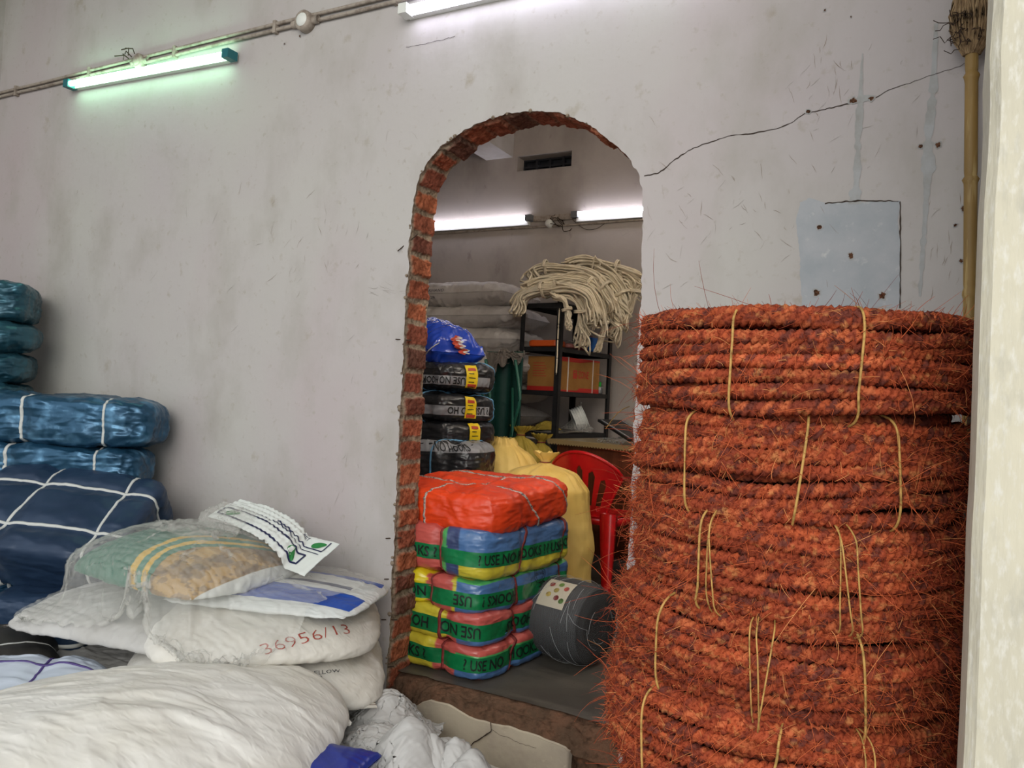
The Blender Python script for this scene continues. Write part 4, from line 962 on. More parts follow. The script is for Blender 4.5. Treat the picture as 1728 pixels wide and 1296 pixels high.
def soft_sack(label, c, L, W, yaw, seed, hf, m=None, press=.0009, it=420, n=84, tilt=(0, 0), group=GW, g=-.0004, wr=.010, name='woven_sack', stitch=True, zs=1.0, fu=10., fv=4., ups=1, cat='sack'):
    R = Rz(yaw) @ Ry(tilt[1]) @ Rx(tilt[0])
    P = sim_sack(L, W, seed, n, it, press, hf, R, c, g)
    if c[1] < 0: P[..., 1] = np.minimum(P[..., 1], -.012)
    if zs != 1: z0 = P[..., 2].min(); P[..., 2] = z0 + (P[..., 2] - z0) * zs
    Q = upsample(P, True)
    if ups > 1: Q = upsample(Q, True)
    Q = wrinkle(Q, wr, seed, L, W, True, fu, fv)
    if ups > 1: Q = wrinkle(Q, .016, seed + 40, L, W, True, 1.7, .8)
    mb = cloth_mb(Q, True, None, 0, False); sms = []; mm = Q.shape[1]; hj = np.arange(0, mm // 2 + 1)
    for r, r2 in ((0, 8), (Q.shape[0] - 1, Q.shape[0] - 9)):           # flat stitched hem at either end
        ln = (Q[r, hj] + Q[r, -hj]) / 2; inn = (Q[r2, hj] + Q[r2, -hj]) / 2; d = ln - inn; d[:, 2] *= .3; d /= np.linalg.norm(d, axis=1, keepdims=True) + 1e-9; k = 9; d = np.stack([smooth1(d[:, c_], k) for c_ in range(3)], 1); d = d[:len(ln)]
        side = np.cross(d, np.gradient(ln, axis=0)); side /= np.linalg.norm(side, axis=1, keepdims=True) + 1e-9
        g_ = [ln + d * a_ * (1 + .12 * n1(hj * .05, seed)[:, None]) + np.array([0, 0, -.9]) * a_ * a_ * 6 + side * (.010 * a_ / .04 * n1(hj * .13, seed + 2)[:, None]) for a_ in (-.012, 0, .012, .024, .036)]
        G = np.stack(g_, 0); 
        for sg, fl in ((.0012, False), (-.0012, True)): mb.add((G + side[None] * sg).reshape(-1, 3), grid_faces(5, len(ln), flip=fl))
        if stitch:
            sm = MB(); sms.append(sm)
            for row in (1, 2):
                for sg in (.0024, -.0024): tube(sm, G[row + 1] + side * sg, .0009, 4)
    t = thing(name, label, cat, base_of(mb), group); part('sack_cloth', mb, m or m_sack, t)
    if stitch:
        for sm in sms: part('stitching', sm, m_thread, t)
    return P, Q, t
# footing of the heap
a1 = sack('flat white sack on the floor under the heap, nearest the doorway', (-1.98, -.40, -.29), .80, .62, .27, .1, 71, nu=50, nv=36)
a2 = sack('flat white sack on the floor at the back of the heap', (-2.45, -.50, -.29), .66, .60, .27, 1.4, 72, nu=50, nv=36)
a3 = sack('buried white sack in the middle of the heap', (-2.10, -.44, -.06), .92, .62, .26, .15, 73, nu=50, nv=36)
hf0 = height_of(a1, a2, a3)[0]
PC = PT(520, 1150, 2.72)
P_c, Q_c, t_c = soft_sack('white sack with small dark print, beneath the numbered sack beside the doorway', (-2.03, -.30, PC[2] + .03), .68, .58, -.82, 75, lambda x, y: np.maximum(hf0(x, y), .07), press=.0009, g=-.0004, zs=.62)
P_d, Q_d, t_d = soft_sack('grey-white sack low on the left of the heap, under the pointed sack', PT(190, 1118, 2.72), .55, .42, .5, 76, lambda x, y: np.maximum(hf0(x, y), .07), m_sack2, press=.0003, n=64)
hf1_ = height_of(a1, a2, a3, Q_c, Q_d)[0]; hf1 = lambda x, y: np.maximum(np.minimum(hf1_(x, y), .26), .205)
PB = PT(485, 1055, 2.66)
P_b, Q_b, t_b = soft_sack('white sack marked with a red handwritten number, under the plastic-wrapped green bag', (-2.03, -.29, .30), .70, .58, -.78, 77, hf1, press=.0009, n=96, g=-.0004, zs=.62)
P_a, Q_a, t_a = soft_sack('grey-white sack with a pointed left end, between the blue bales and numbered sack', PT(285, 1020, 2.76), .80, .60, .20, 78, hf1, m_sack2, press=.0005, n=96)
# handwriting and print
def find_grid(Q, pts, wrap=True):
    """nearest grid coordinates of a place on the cloth"""
    d = ((Q - np.asarray(pts)) ** 2).sum(2); return np.unravel_index(d.argmin(), d.shape)
def hit(Q, px, py, wrap=True):
    r = _ray(px, py); r = r / np.linalg.norm(r); q = Q - CAM; t = q @ r; d = np.linalg.norm(q - t[..., None] * r, axis=2); cand = d < d.min() + .012
    k = np.where(cand, t, 9).argmin(); return np.unravel_index(k, t.shape)
def artdir(Q, ij, p1, L, W, wrap=True):
    """angle on the cloth that runs towards a second place"""
    j = hit(Q, *p1); n, mm = Q.shape[:2]; du = (j[0] - ij[0]) * L / (n - 1); dv = (j[1] - ij[1]); dv = (dv + mm / 2) % mm - mm / 2 if wrap else dv
    return math.atan2(dv * ((2 * W / mm) if wrap else W / (mm - 1)), du)
def write_on(t, Q, L, W, p0, p1, txt, size, m, name='marking', label=None, bold=.0, wrap=True, flip=None):
    ij = hit(Q, *p0, wrap); ang = artdir(Q, ij, p1, L, W, wrap); n, mm = Q.shape[:2]
    v, f = text_mesh(txt, size, .012, 1.0, bold); v = v - [0, size * .35]
    uo = ij[0] * L / (n - 1); vo = ij[1] * (2 * W / mm if wrap else W / (mm - 1))
    # keep the lettering readable from outside the cloth
    N = gnormals(Q, wrap)[ij]; out = Q[ij] - Q.reshape(-1, 3).mean(0); du = Q[min(ij[0] + 1, n - 1), ij[1]] - Q[ij]; dv = Q[ij[0], (ij[1] + 1) % mm] - Q[ij]
    see = CAM - Q[ij]; mir = np.dot(np.cross(du, dv), see) < 0
    if mir: v = v * [1, -1]
    s = MB(); print_on(s, Q, L, W, v, f, uo, vo, ang, .0014, 0, wrap); part(name, s, m, t, False, label)
write_on(t_b, Q_b, .70, .58, (442, 1092), (525, 1068), '36956/13', .040, m_redink, 'handwritten_number', 'red handwritten number', -.0006)
write_on(t_c, Q_c, .68, .58, (474, 1138), (512, 1132), 'Colour - YELLOW', .013, m_print, 'printed_text', 'small dark print')
write_on(t_c, Q_c, .68, .58, (474, 1146), (512, 1140), 'Quality - 100', .013, m_print, 'printed_text')

# ---- white bag with blue print, then the green bag, then the clear film over both
hf2_ = height_of(Q_a, Q_b)[0]; hf2 = lambda x, y: np.maximum(hf2_(x, y), .34)
def col_part(name, Q, wrap, colf, m, t, L, W):
    n, mm = Q.shape[:2]; I, J = np.meshgrid(np.linspace(0, L, n), np.arange(mm) / (mm - (0 if wrap else 1)) * (2 * W if wrap else W), indexing='ij')
    s = MB(); s.add(Q.reshape(-1, 3), grid_faces(n, mm, False, wrap), 0, colf(I.ravel(), J.ravel())); return part(name, s, m, t, True, None, None, True)
m_bagcol = mat('printed_woven_bag', attr=True, rough=.4, spec=.45, bump=[((30, 40, 30), .3, .006, 'ridge')])
def mixc(cs, masks):
    out = np.broadcast_to(np.array(lin(cs[0])), (len(masks[0]), 3)).copy()
    for c_, k in zip(cs[1:], masks): out = np.where(k[:, None], np.array(lin(c_)), out)
    return out
Lw, Ww = .62, .42
Pw = PT(478, 975, 2.66); R = Rz(.30) @ Ry(.05)
P_w = sim_sack(Lw, Ww, 81, 72, 350, .0006, hf2, R, (Pw[0], Pw[1], Pw[2] + .05), -.0004); P_w[..., 2] = P_w[..., 2].min() + (P_w[..., 2] - P_w[..., 2].min()) * .45; P_w[..., 1] = np.minimum(P_w[..., 1], -.014); Q_w = wrinkle(upsample(upsample(P_w, True), True), .006, 81, Lw, Ww)
t_w = thing('printed_bag', 'white bag with a royal blue printed panel, under the clear film near the doorway', 'bag', base_of(cloth_mb(Q_w, True)))
def cw(I, J):
    v = J % (2 * Ww); band = (np.abs(v - Ww * .30) < .045) | (np.abs(v - Ww * 1.70) < .045) | (np.abs(v - Ww * .80) < .03) | (np.abs(v - Ww * 1.2) < .03)
    return mixc(['D2D6D4', '1549A6', '22345E'], [band & (I > .05) & (I < Lw - .06), (np.abs(v - Ww * .5) < .010) & (I < Lw * .8)])
col_part('bag_cloth', Q_w, True, cw, m_bagcol, t_w, Lw, Ww)
Lg, Wg = .60, .44
hf3_ = height_of(Q_a, Q_b, Q_w)[0]; hf3 = lambda x, y: np.maximum(hf3_(x, y), .385)
Pg = PT(322, 930, 2.72); R = Rz(-.05)
P_g = sim_sack(Lg, Wg, 84, 76, 420, .0008, hf3, R, (Pg[0], Pg[1], Pg[2] + .10), -.0005); P_g[..., 1] = np.minimum(P_g[..., 1], -.014); Q_g = wrinkle(upsample(upsample(P_g, True), True), .007, 84, Lg, Wg)
t_g = thing('fertiliser_bag', 'teal green printed bag with yellow lines and a brown picture, under clear film', 'bag', base_of(cloth_mb(Q_g, True)))
def cg(I, J):
    v = (J % (2 * Wg)) / Wg; side = np.abs(v - 1)                     # 0 in the middle of one face, 1 in the middle of the other
    w = I + .05 * np.sin(v * PI * 2) + .02 * fbm(np.stack([I * 9, v * 3, v * 0], 1), 5)
    lo = (np.abs(v - 1) > .30) & (np.abs(v - 1) < .5)
    brown = w > .44; n = fbm(np.stack([I * 30, J * 30, J * 0], 1), 6)
    c = mixc(['0F6E58', '8A6A36', '6B4E28', 'B08A46', 'D9AE34', '1D7A66', 'D9AE34', 'CFD3D0'], [brown, brown & (n > .12), brown & (n < -.15), (np.abs(w - .385) < .009), (np.abs(w - .403) < .008), (np.abs(w - .420) < .007), I > .53])
    return c
col_part('bag_cloth', Q_g, True, cg, m_bagcol, t_g, Lg, Wg)

# folded white sheet printed with leaves lying on top
hf4 = height_of(Q_a, Q_b, Q_w, Q_g)[0]
m_leafsheet = mat('white_printed_plastic', 'DADEDA', .35, spec=.5); m_navyprint = mat('navy_print', '1C1F4A', .5); m_leaf = mat('leaf_green_print', '1F7A38', .5)
def drape(L, W, n, c, yaw, hf, seed, squeeze=.9, amp=.02, it=260, tilt=(0, 0), g=-.0005, pin=None, bend=.05, lift=.0):
    m = int(n * W / L); I, J = np.meshgrid((np.arange(n) / (n - 1) - .5) * L, (np.arange(m) / (m - 1) - .5) * W, indexing='ij')
    rest = np.stack([I, J, 0 * I], 2); q = np.stack([I.ravel() * 6, J.ravel() * 6, 0 * I.ravel()], 1)
    P = np.stack([I * squeeze, J * squeeze, amp * fbm(q, seed, 3).reshape(I.shape) * 2], 2); R = Rz(yaw) @ Ry(tilt[1]) @ Rx(tilt[0]); P = P @ R.T + np.asarray(c)
    cl = Cloth(P, rest, False, .25, bend); cl.run(it, g, .94, 0, hf, False, pin); cl.P[..., 1] = np.minimum(cl.P[..., 1], -.013) if c[1] < 0 else cl.P[..., 1]
    return cl.P
Ls, Ws = .52, .17
Ps = PT(462, 868, 2.72)
P_s = drape(Ls, Ws, 70, (Ps[0], Ps[1], Ps[2] + .12), -.02, lambda x, y: np.maximum(hf4(x, y), .36) + .028 + np.clip((y + .42) * .6, 0, .10), 88, .93, .02, 200, (.3, .25)); Q_s = upsample(P_s)
t_s = thing('leaf_print_sheet', 'folded white plastic sheet with green leaves and dark blue border line, on the green bag', 'plastic sheet', base_of(cloth_mb(Q_s)))
mb = cloth_mb(Q_s); Q_s2 = Q_s - np.array([0, 0, .0015]); cloth_mb(Q_s2, False, mb, 0, True); part('sheet', mb, m_leafsheet, t_s)
flipn = (gnormals(Q_s)[..., 2].mean() < 0)
def art(v, f, uo, vo, ang, m, name, label=None, mir=False):
    n, mm = Q_s.shape[:2]; c, s = math.cos(ang), math.sin(ang); X = v[:, 0] * c - v[:, 1] * s; Y = v[:, 0] * s + v[:, 1] * c
    N = gnormals(Q_s) * (-1 if flipn else 1); A = Q_s + N * .0018
    u = np.clip((uo + X) * (n - 1) / Ls, 0, n - 1.01); w = np.clip((vo + Y) * (mm - 1) / Ws, 0, mm - 1.01); i = u.astype(int); j = w.astype(int); a = (u - i)[:, None]; b = (w - j)[:, None]
    p = (A[i, j] * (1 - a) + A[i + 1, j] * a) * (1 - b) + (A[i, j + 1] * (1 - a) + A[i + 1, j + 1] * a) * b
    s_ = MB(); s_.add(p, f); part(name, s_, m, t_s, False, label)
for pts_, w_ in (([(.02, .03), (.02, .075), (.45, .075), (.45, .03), (.02, .03)], .008), ([(.01, .095), (.49, .095)], .0035), ([(.25, .11), (.49, .11), (.49, .16)], .005)):
    v, f = strip_art(pts_, w_, 160); art(v, f, 0, 0, 0, m_navyprint, 'border_line')
def leaf_art(l, w): t_ = np.linspace(0, 2 * PI, 31)[:-1]; x = np.cos(t_) * l / 2; return poly_tris(np.stack([x, np.sin(t_) * w / 2 * (1 - .35 * np.cos(t_))], 1))
for uo, vo, an in ((.08, .052, .3), (.40, .05, -.5), (.455, .135, .4)):
    v, f = leaf_art(.058, .030); art(v, f, uo, vo, an, m_leaf, 'leaf_print')
v, f = text_mesh('BET', .022, .01); art(v, f, .36, .140, 0, m_navyprint, 'printed_text')

# clear film
hf5 = height_of(Q_a, Q_b, Q_w, Q_g, res=.02)[0]
m_film = mat('clear_film', 'D6D5CE', .22, spec=.6, alpha=.27, bump=[((9, 14, 9), .5, .02, 'ridge'), ((30, 30, 30), .3, .006, 'ridge')])
Pf = PT(365, 940, 2.60)
P_f = drape(1.18, .84, 120, (Pf[0] - .07, Pf[1] - .02, Pf[2] + .20), .02, lambda x, y: hf5(x, y) + .014, 91, .84, .06, 230, bend=.02)
Q_f = wrinkle(upsample(P_f), .012, 91, 1.18, .84, False, 6, 2.4); t_f = single('clear_film_sheet', cloth_mb(Q_f), m_film, 'crumpled clear plastic film draped over the teal green printed bag', 'plastic sheet')
# a puffed second fold at the back
hf6 = height_of(Q_s, Q_g, Q_w)[0]
P_k = drape(.42, .30, 60, tuple(PT(345, 838, 2.72) + np.array([0, 0, .08])), -.1, lambda x, y: np.maximum(hf6(x, y) + .012, .35), 93, .7, .06, 120, bend=.02)
Q_k = wrinkle(upsample(P_k), .010, 93, .42, .30, False, 8, 3); single('clear_film_sheet', cloth_mb(Q_k), m_film, 'loose puffed fold of clear film on top of the teal green bag', 'plastic sheet')

# ---- the large near sack and what carries it
b1 = sack('large white sack on the floor under the near sack', (-1.42, -1.12, -.27), .86, .64, .28, .3, 101, nu=50, nv=36, group='sacks stacked under the large near sack')
b2 = sack('second white sack under the large near sack', (-1.50, -1.10, -.06), .70, .56, .18, .5, 102, nu=50, nv=36, group='sacks stacked under the large near sack')
hb = height_of(b1, b2)[0]
PN = PT(172, 1235, 1.98)
P_n, Q_n, t_n = soft_sack('very large wrinkled white sack filling the near left foreground', (PN[0], PN[1], PN[2] + .10), 1.12, .80, .36, 104, lambda x, y: .170 + .34 * np.clip(x + 1.68, -.8, 0) - .48 * np.clip(x + 1.62, 0, 1), press=.0007, n=104, it=460, wr=.017, g=-.0005, group=None, ups=2, fu=3.6, fv=1.6)
sack('royal blue plastic sack edge showing under the large near white sack', PT(545, 1290, 2.0), .24, .20, .05, .2, 106, m_blueplain, nu=50, nv=36, group=None, name='plastic_sack')
# pale bundle with purple cord
m_pale = mat('pale_blue_plastic', 'BFC8D6', .4, spec=.5, bump=[((5, 5, 30), .6, .02, 'ridge')]); m_purple = mat('purple_cord', '4A3A78', .6)
bb = Bale(.52, .34, .14, 3, 64, .012, .008, [(0, .06)], .016, wf=(.4, 2, 3)); c0 = PT(20, 1178, 2.36); f = place(Rz(.62) @ Rx(.2), c0)
mb = MB(); bb.body(mb); mb.xf(f); t = thing('plastic_bundle', 'pale bluish-white plastic bundle tied with purple cord at the left edge', 'bundle', base_of(mb)); part('folded_plastic', mb, m_pale, t)
s = MB(); bb.strap(s, 0, .06, .008, .003); s.xf(f); part('purple_cord', s, m_purple, t); s = MB(); bb.strap(s, 1, -.02, .007, .004, skew=.1); s.xf(f); part('purple_cord', s, m_purple, t)
sack('white sack carrying the pale purple-tied bundle', (c0[0], c0[1], c0[2] - .14), .6, .45, .18, .5, 107, nu=40, nv=30, group=None)

# ---- crumpled empty sacks in front of the doorstep
def crumple(label, px, py, t, L, W, yaw, seed, peaks, m, zb, squeeze=.62, amp=.07, it=190, grp='crumpled empty white sacks at the doorstep'):
    c = PT(px, py, t); c = np.array([c[0], c[1], zb + .16]); cones = [(PT(x, y, tt), rd) for x, y, tt, rd in peaks]
    nn = 80; mm = int(nn * W / L)
    def hf(x, y):
        h = zb + .022 + .022 * np.sin(x * 19 + seed) * np.cos(y * 17 + seed)
        for q, rd in cones: h = np.maximum(h, zb + (q[2] - zb) * np.clip(1 - (np.hypot(x - q[0], y - q[1]) / (1.7 * rd)) ** 1.5, 0, 1))
        return h
    P = drape(L, W, nn, c, yaw, hf, seed, squeeze, amp, it, bend=.012, g=-.0008)
    Q = wrinkle(upsample(P), .019, seed, L, W, False, 8, 3.5)
    single('empty_sack', cloth_mb(Q), m, label, 'empty sack', grp); return Q
zb = -.09
crumple('crumpled empty sack pulled up to a tall peak beside the doorway edge', 655, 1215, 2.50, .50, .44, .4, 111, [(656, 1166, 2.50, .10)], m_sack2, zb)
crumple('crumpled empty sack lying lowest, between the peak and the blue plastic', 645, 1262, 2.26, .50, .42, -.3, 112, [(640, 1228, 2.30, .12)], m_sack2, zb)
crumple('crumpled empty sack with a pointed fold in front of the step', 695, 1262, 2.14, .46, .40, .8, 113, [(692, 1218, 2.18, .09)], m_sack2, zb + .01)
crumple('crumpled empty sack with an open rounded mouth, nearest the doorstep', 750, 1276, 2.14, .46, .40, .1, 114, [(728, 1238, 2.18, .06), (772, 1245, 2.18, .06), (796, 1268, 2.12, .06), (750, 1250, 2.22, .07)], m_sack2, zb + .01)
crumple('small grey crumpled plastic pushed between the sacks and the wall', 615, 1192, 2.60, .28, .24, .3, 115, [(618, 1182, 2.60, .08)], m_sack2, -.05, .55)
sack('flat sack on the floor under the crumpled empty sacks', (-1.14, -.36, (ZF + zb) / 2 - .01), .95, .62, zb - ZF + .01, -.15, 116, nu=40, nv=30, group=None)

# ================================================================== INNER ROOM: bales by the doorway
m_multi = mat('clear_wrapped_fabric', attr=True, rough=.32, spec=.5, coat=.35, bump=[((10, 10, 22), .45, .02, 'ridge'), ((40, 40, 40), .25, .004, 'ridge')])
m_bandg = mat('green_printed_tape', '0E7A45', .3, spec=.5, coat=.3, noise=[(9, '0A6238', .4, .7, 3)], bump=[((12, 12, 30), .35, .01, 'ridge')])
m_ink = mat('black_print', '15181A', .5)
m_redcord = mat('dark_red_cord', '7A2A28', .6); 
m_orange = mat('orange_tarpaulin', 'E8481C', .4, spec=.5, noise=[(5, 'D03A14', .4, .65, 3)], bump=[((10, 10, 20), .5, .02, 'ridge'), (60, .15, .003, 'noise')])
m_printtape = mat('white_printed_tape', 'B5A9A0', .5, noise=[((90, 90, 90), '5E5350', .5, .58, 2)])
PALC = {'r': 'C05A52', 'b': '4A6FA0', 'y': 'C9B93A', 'g': '4FA860', 'Y': 'D6C21E', 'n': '3C4A70'}
def multi_bale(label, c, L, W, H, yaw, seed, colf, txts, strapsx, strapsy, zc=-.01, bw=.062, tsz=.058, k=9, tilt=(0, 0), lab=False):
    b = Bale(L, W, H, k, seed, .012, .006, [(0, x) for x in strapsx] + [(1, y) for y in strapsy], .016, .028, (.8, .8, 1.6))
    R = Rz(yaw) @ Ry(tilt[1]) @ Rx(tilt[0]); f = place(R, (0, 0, H / 2))
    t = thing('fabric_bale', label, 'bale', (c[0], c[1], c[2]), 'colourful film-wrapped bales stacked inside the doorway')
    mb = MB(); b.body(mb, 84, 0, lambda D, s: colf(D, s)); mb.xf(f); part('wrapping', mb, m_multi, t, True, None, None, True, True)
    s = MB(); b.band(s, -L * .5 - .35, L / 2 + W + .1, zc, bw, .0015, 0, 420, 7)
    for tx, x, fl in txts: b.text(s, tx, x, zc, tsz, .0035, 1, fl, .95, bold=.0008)
    s.xf(f); part('printed_tape', s, [m_bandg, m_ink], t, True, 'green tape printed with black letters', None, False, True)
    for x in strapsx: s = MB(); b.strap(s, 0, x, .011, .004, 150, 0, .03 * math.sin(seed)); s.xf(f); part('cord', s, m_redcord, t, True, None, None, False, True)
    for y in strapsy: s = MB(); b.strap(s, 1, y, .011, .004, 150, 0, .03 * math.sin(seed + 2)); s.xf(f); part('cord', s, m_redcord, t, True, None, None, False, True)
    return t, b, f
def blocks(front, side, top, edge='g'):
    """colour blocks: front = [(x, key)...] along the -Y face, side = [(z, key)...] up the +X face, top key"""
    def fn(D, s):
        p = D * s.h; x = D[:, 0]; z = D[:, 2]; y = D[:, 1]
        c = np.broadcast_to(np.array(lin(PALC[top])), (len(D), 3)).copy()
        fr = (y < -.93) | ((np.abs(z) > .93) & (y < .2) & (x < .45))
        jj = .03 * fbm(D * 4, 3)
        for x0, key in front: c = np.where((fr & (x + jj > x0))[:, None], np.array(lin(PALC[key])), c)
        sd = (x > .80) & (y > -.93) | ((x > .62) & (y <= -.93))
        for z0, key in side: c = np.where((sd & (z + jj > z0))[:, None], np.array(lin(PALC[key])), c)
        return c * (1 + .25 * fbm(p * 25, 5))[:, None]
    return fn
XR_, YF = -1.375, .108
YB = -.11
def cpos(L, W, z, dx=0, dy=0):
    o = Rz(YB) @ np.array([-L / 2, W / 2, 0]); return (XR_ + dx + o[0], YF + dy + o[1], z)
H4 = [.120, .118, .122, .19]; z0 = 0.0
UNH = 'USE NO HOOKS ?'
multi_bale('lowest colourful bale on the floor inside the doorway, pink and yellow front', cpos(.62, .68, z0, .01), .62, .68, H4[0] + .01, YB, 201, blocks([(-1.1, 'b'), (-.55, 'g'), (-.45, 'y'), (.28, 'r')], [(-1, 'b'), (.2, 'g'), (.55, 'r')], 'r'),
           [('NO HOOKS ?', -.10, False), ('? USE NO', .34, False), ('HOOKS ?', .62, False)], [.12], [-.12, .2], 0, .056, .056, tilt=(0, .01))
z0 += H4[0]
multi_bale('third colourful bale down from the orange one, pink top with upside-down lettering', cpos(.60, .66, z0, -.0), .60, .66, H4[1] + .012, YB + .02, 203, blocks([(-1.1, 'r'), (-.30, 'g'), (-.2, 'y'), (.42, 'r')], [(-1, 'b'), (-.2, 'b'), (.2, 'r')], 'r'),
           [('USE NO', .20, True), ('HOOKS ?', -.06, True), ('NO HOOKS', .60, True)], [.13], [-.10, .2], -.005, .060, .058)
z0 += H4[1]
t2, b2_, f2 = multi_bale('second colourful bale below the orange one, yellow front with small white label', cpos(.60, .67, z0, -.0), .60, .67, H4[2] + .012, YB - .01, 205, blocks([(-1.1, 'Y'), (.10, 'r'), (.55, 'y')], [(-1, 'b'), (.5, 'b'), (.82, 'g')], 'y'),
           [('USE', .22, True), ('NO', -.01, True), ('HOOKS ?', .42, True), ('NO USE', .78, True)], [.04], [-.10, .24], -.012, .058, .054)
m_lblw = mat('white_label', 'CDD2D0', .5); m_lblb = mat('blue_print', '24509A', .5)
s = MB(); b2_.band(s, -.165, -.115, .0, .095, .004, 0, 8, 8); s.xf(f2); lb = part('label', s, m_lblw, t2, True, 'white paper label', None, False, True)
s = MB(); b2_.band(s, -.160, -.120, .038, .012, .0052, 0, 6, 3); 
for kz in (.02, .008, -.004): b2_.band(s, -.158, -.125, kz, .004, .0052, 0, 6, 3)
s.xf(f2); part('label_print', s, m_lblb, lb, True, None, None, False, True)
# round certificate stamp on the side face
s = MB(); a = np.linspace(0, 2 * PI, 60)
for r0, r1 in ((.040, .043), (.028, .030)):
    X = np.stack([r0 * np.cos(a), r1 * np.cos(a)], 1); Y = np.stack([r0 * np.sin(a), r1 * np.sin(a)], 1)
    D = b2_.per(.30 + .60 - .02 + X.ravel() - .18, .036 + Y.ravel() * .8); s.add(b2_.F(D, .003), grid_faces(60, 2), 0)
b2_.text(s, 'CERTIFIED', .70, .040, .016, .003); s.xf(f2); part('round_stamp', s, m_ink, t2, False, 'round black certified stamp', None, False, True)
z0 += H4[2]
multi_bale('thickest colourful bale, blue above yellow, directly under the orange bale', cpos(.62, .66, z0, .015), .62, .66, H4[3] + .012, YB - .02, 207, blocks([(-1.1, 'y'), (-.50, 'g'), (-.42, 'r'), (.30, 'g'), (.40, 'n')], [(-1, 'y'), (-.25, 'g'), (-.05, 'b')], 'b'),
           [('O HOOKS ?', -.06, False), ('? USE NO HOOKS ?', .50, False), ('? USE NO HOOKS', .93, False)], [.08], [-.08, .24], -.012, .056, .054, k=7)
z0 += H4[3]
Lo, Wo, Ho = .59, .62, .165
bo = Bale(Lo, Wo, Ho, 6, 211, .014, .010, [(0, .06), (1, -.06)], .010, .03, (.9, .9, 1.4)); f = place(Rz(YB + .02) @ Rx(.05), (0, 0, Ho / 2))
co = cpos(Lo, Wo, z0 - .010, .02, .02); t = thing('orange_bale', 'bright orange tarpaulin bale with white printed straps on top of the colourful bales', 'bale', co)
mb = MB(); bo.body(mb, 70); mb.xf(f); part('wrapping', mb, m_orange, t, True, None, None, False, True)
for a_, v_ in ((0, .08), (1, -.05), (1, .22)): s = MB(); bo.strap(s, a_, v_, .010, .003, 150, 0, .12 if a_ == 0 else -.08); s.xf(f); part('printed_strap', s, m_printtape, t, True, None, None, False, True)

# ---- black bales behind
m_black = mat('black_film_bale', '191A1C', .32, spec=.55, coat=.25, noise=[(6, '26282C', .4, .7, 3)], bump=[((9, 9, 18), .55, .025, 'ridge'), ((40, 40, 60), .25, .005, 'ridge')])
m_greytape = mat('grey_printed_tape', '8E9094', .35, spec=.5, bump=[((10, 10, 30), .4, .01, 'ridge')])
m_cordb = mat('light_blue_cord', '5C93B8', .5); m_ylab = mat('yellow_label', 'E8C81A', .5); m_rprint = mat('red_print', 'B8432A', .5)
def black_bale(label, c, L, W, H, yaw, seed, txts, cords, lab=True, zc=0.0, tape=True, k=5, tilt=(0, 0), lx=.16):
    b = Bale(L, W, H, k, seed, .012, .009, [(0, x) for x in cords], .012, .03, (.7, 1, 1.4)); f = place(Rz(yaw) @ Ry(tilt[1]) @ Rx(tilt[0]), (0, 0, H / 2))
    t = thing('black_bale', label, 'bale', c, 'black film-wrapped bales stacked in the inner room')
    mb = MB(); b.body(mb, 60); mb.xf(f); part('wrapping', mb, m_black, t, True, None, None, False, True)
    s = MB()
    if tape: b.band(s, -L / 2 - .1, L / 2 + W * .8, zc, .048, .002, 0, 260, 6)
    for tx, x, fl in txts: b.text(s, tx, x, zc, .050, .0045, 1, fl, .92, bold=.001)
    if tape: s.xf(f); part('printed_tape', s, [m_greytape, m_ink], t, True, 'grey tape printed with black letters', None, False, True)
    for x in cords: s = MB(); b.strap(s, 0, x, .009, .004, 140, 0, .10); s.xf(f); part('cord', s, m_cordb, t, True, None, None, False, True)
    if lab:
        s = MB(); b.band(s, L / 2 + lx, L / 2 + lx + .075, .005, H * .62, .006, 0, 12, 12); s.xf(f); q = part('label', s, m_ylab, t, True, 'yellow label with red print', None, False, True)
        s = MB(); b.band(s, L / 2 + lx + .012, L / 2 + lx + .062, H * .23, .012, .0075, 0, 8, 3); b.band(s, L / 2 + lx + .01, L / 2 + lx + .066, -H * .22, .014, .0075, 0, 8, 3)
        for kk in range(4): b.band(s, L / 2 + lx + .015, L / 2 + lx + .05 + .01 * (kk % 2), H * .12 - kk * .022, .004, .0075, 1, 8, 3)
        s.xf(f); part('label_print', s, [m_rprint, m_ink], q, True, None, None, False, True)
    return t
xb = -1.93; yb = 1.12
black_bale('plain black bale with two blue cords directly behind the orange bale', (-2.22, 1.05, .585), .60, .36, .235, .12, 221, [('NO HOOKS', .20, False), ('USE', -.12, False)], [-.05, .16], False, .085, True, 4, (0, -.02), lx=.1)
yb = 1.24
black_bale('lowest black bale with a yellow label, mostly hidden behind the plain one', (-2.34, yb, .765), .62, .42, .165, -.30, 223, [], [.10], True, .0, False, 4)
black_bale('middle black bale with a yellow label and OKS lettering on grey tape', (-2.36, yb, .905), .62, .42, .160, -.35, 225, [('OKS ?', .10, False), ('? USE NO HO', .50, True)], [-.02, .22], True, -.01, True, 5)
black_bale('top black bale with a yellow label and upside-down lettering on grey tape', (-2.36, yb, 1.062), .62, .42, .175, -.35, 227, [('USE NO HOOKS', .30, True)], [-.04, .20], True, -.02, True, 4)
m_rblue = mat('royal_blue_film', '1440B4', .25, spec=.6, coat=.4, bump=[((8, 8, 14), .7, .03, 'ridge')])
P_ = sack_mesh(MB(), .50, .34, .27, 231, nu=90, nv=64, wr=.022, fill=.55); P_.xf(place(Rz(-.45) @ Ry(.22), (-2.38, yb, 1.330)))
t = thing('blue_bundle', 'shiny royal blue plastic bundle with a red print on top of the black bales', 'bundle', (-2.38, yb, 1.24)); part('plastic_wrap', P_, m_rblue, t)
Qb = np.concatenate(P_.v)
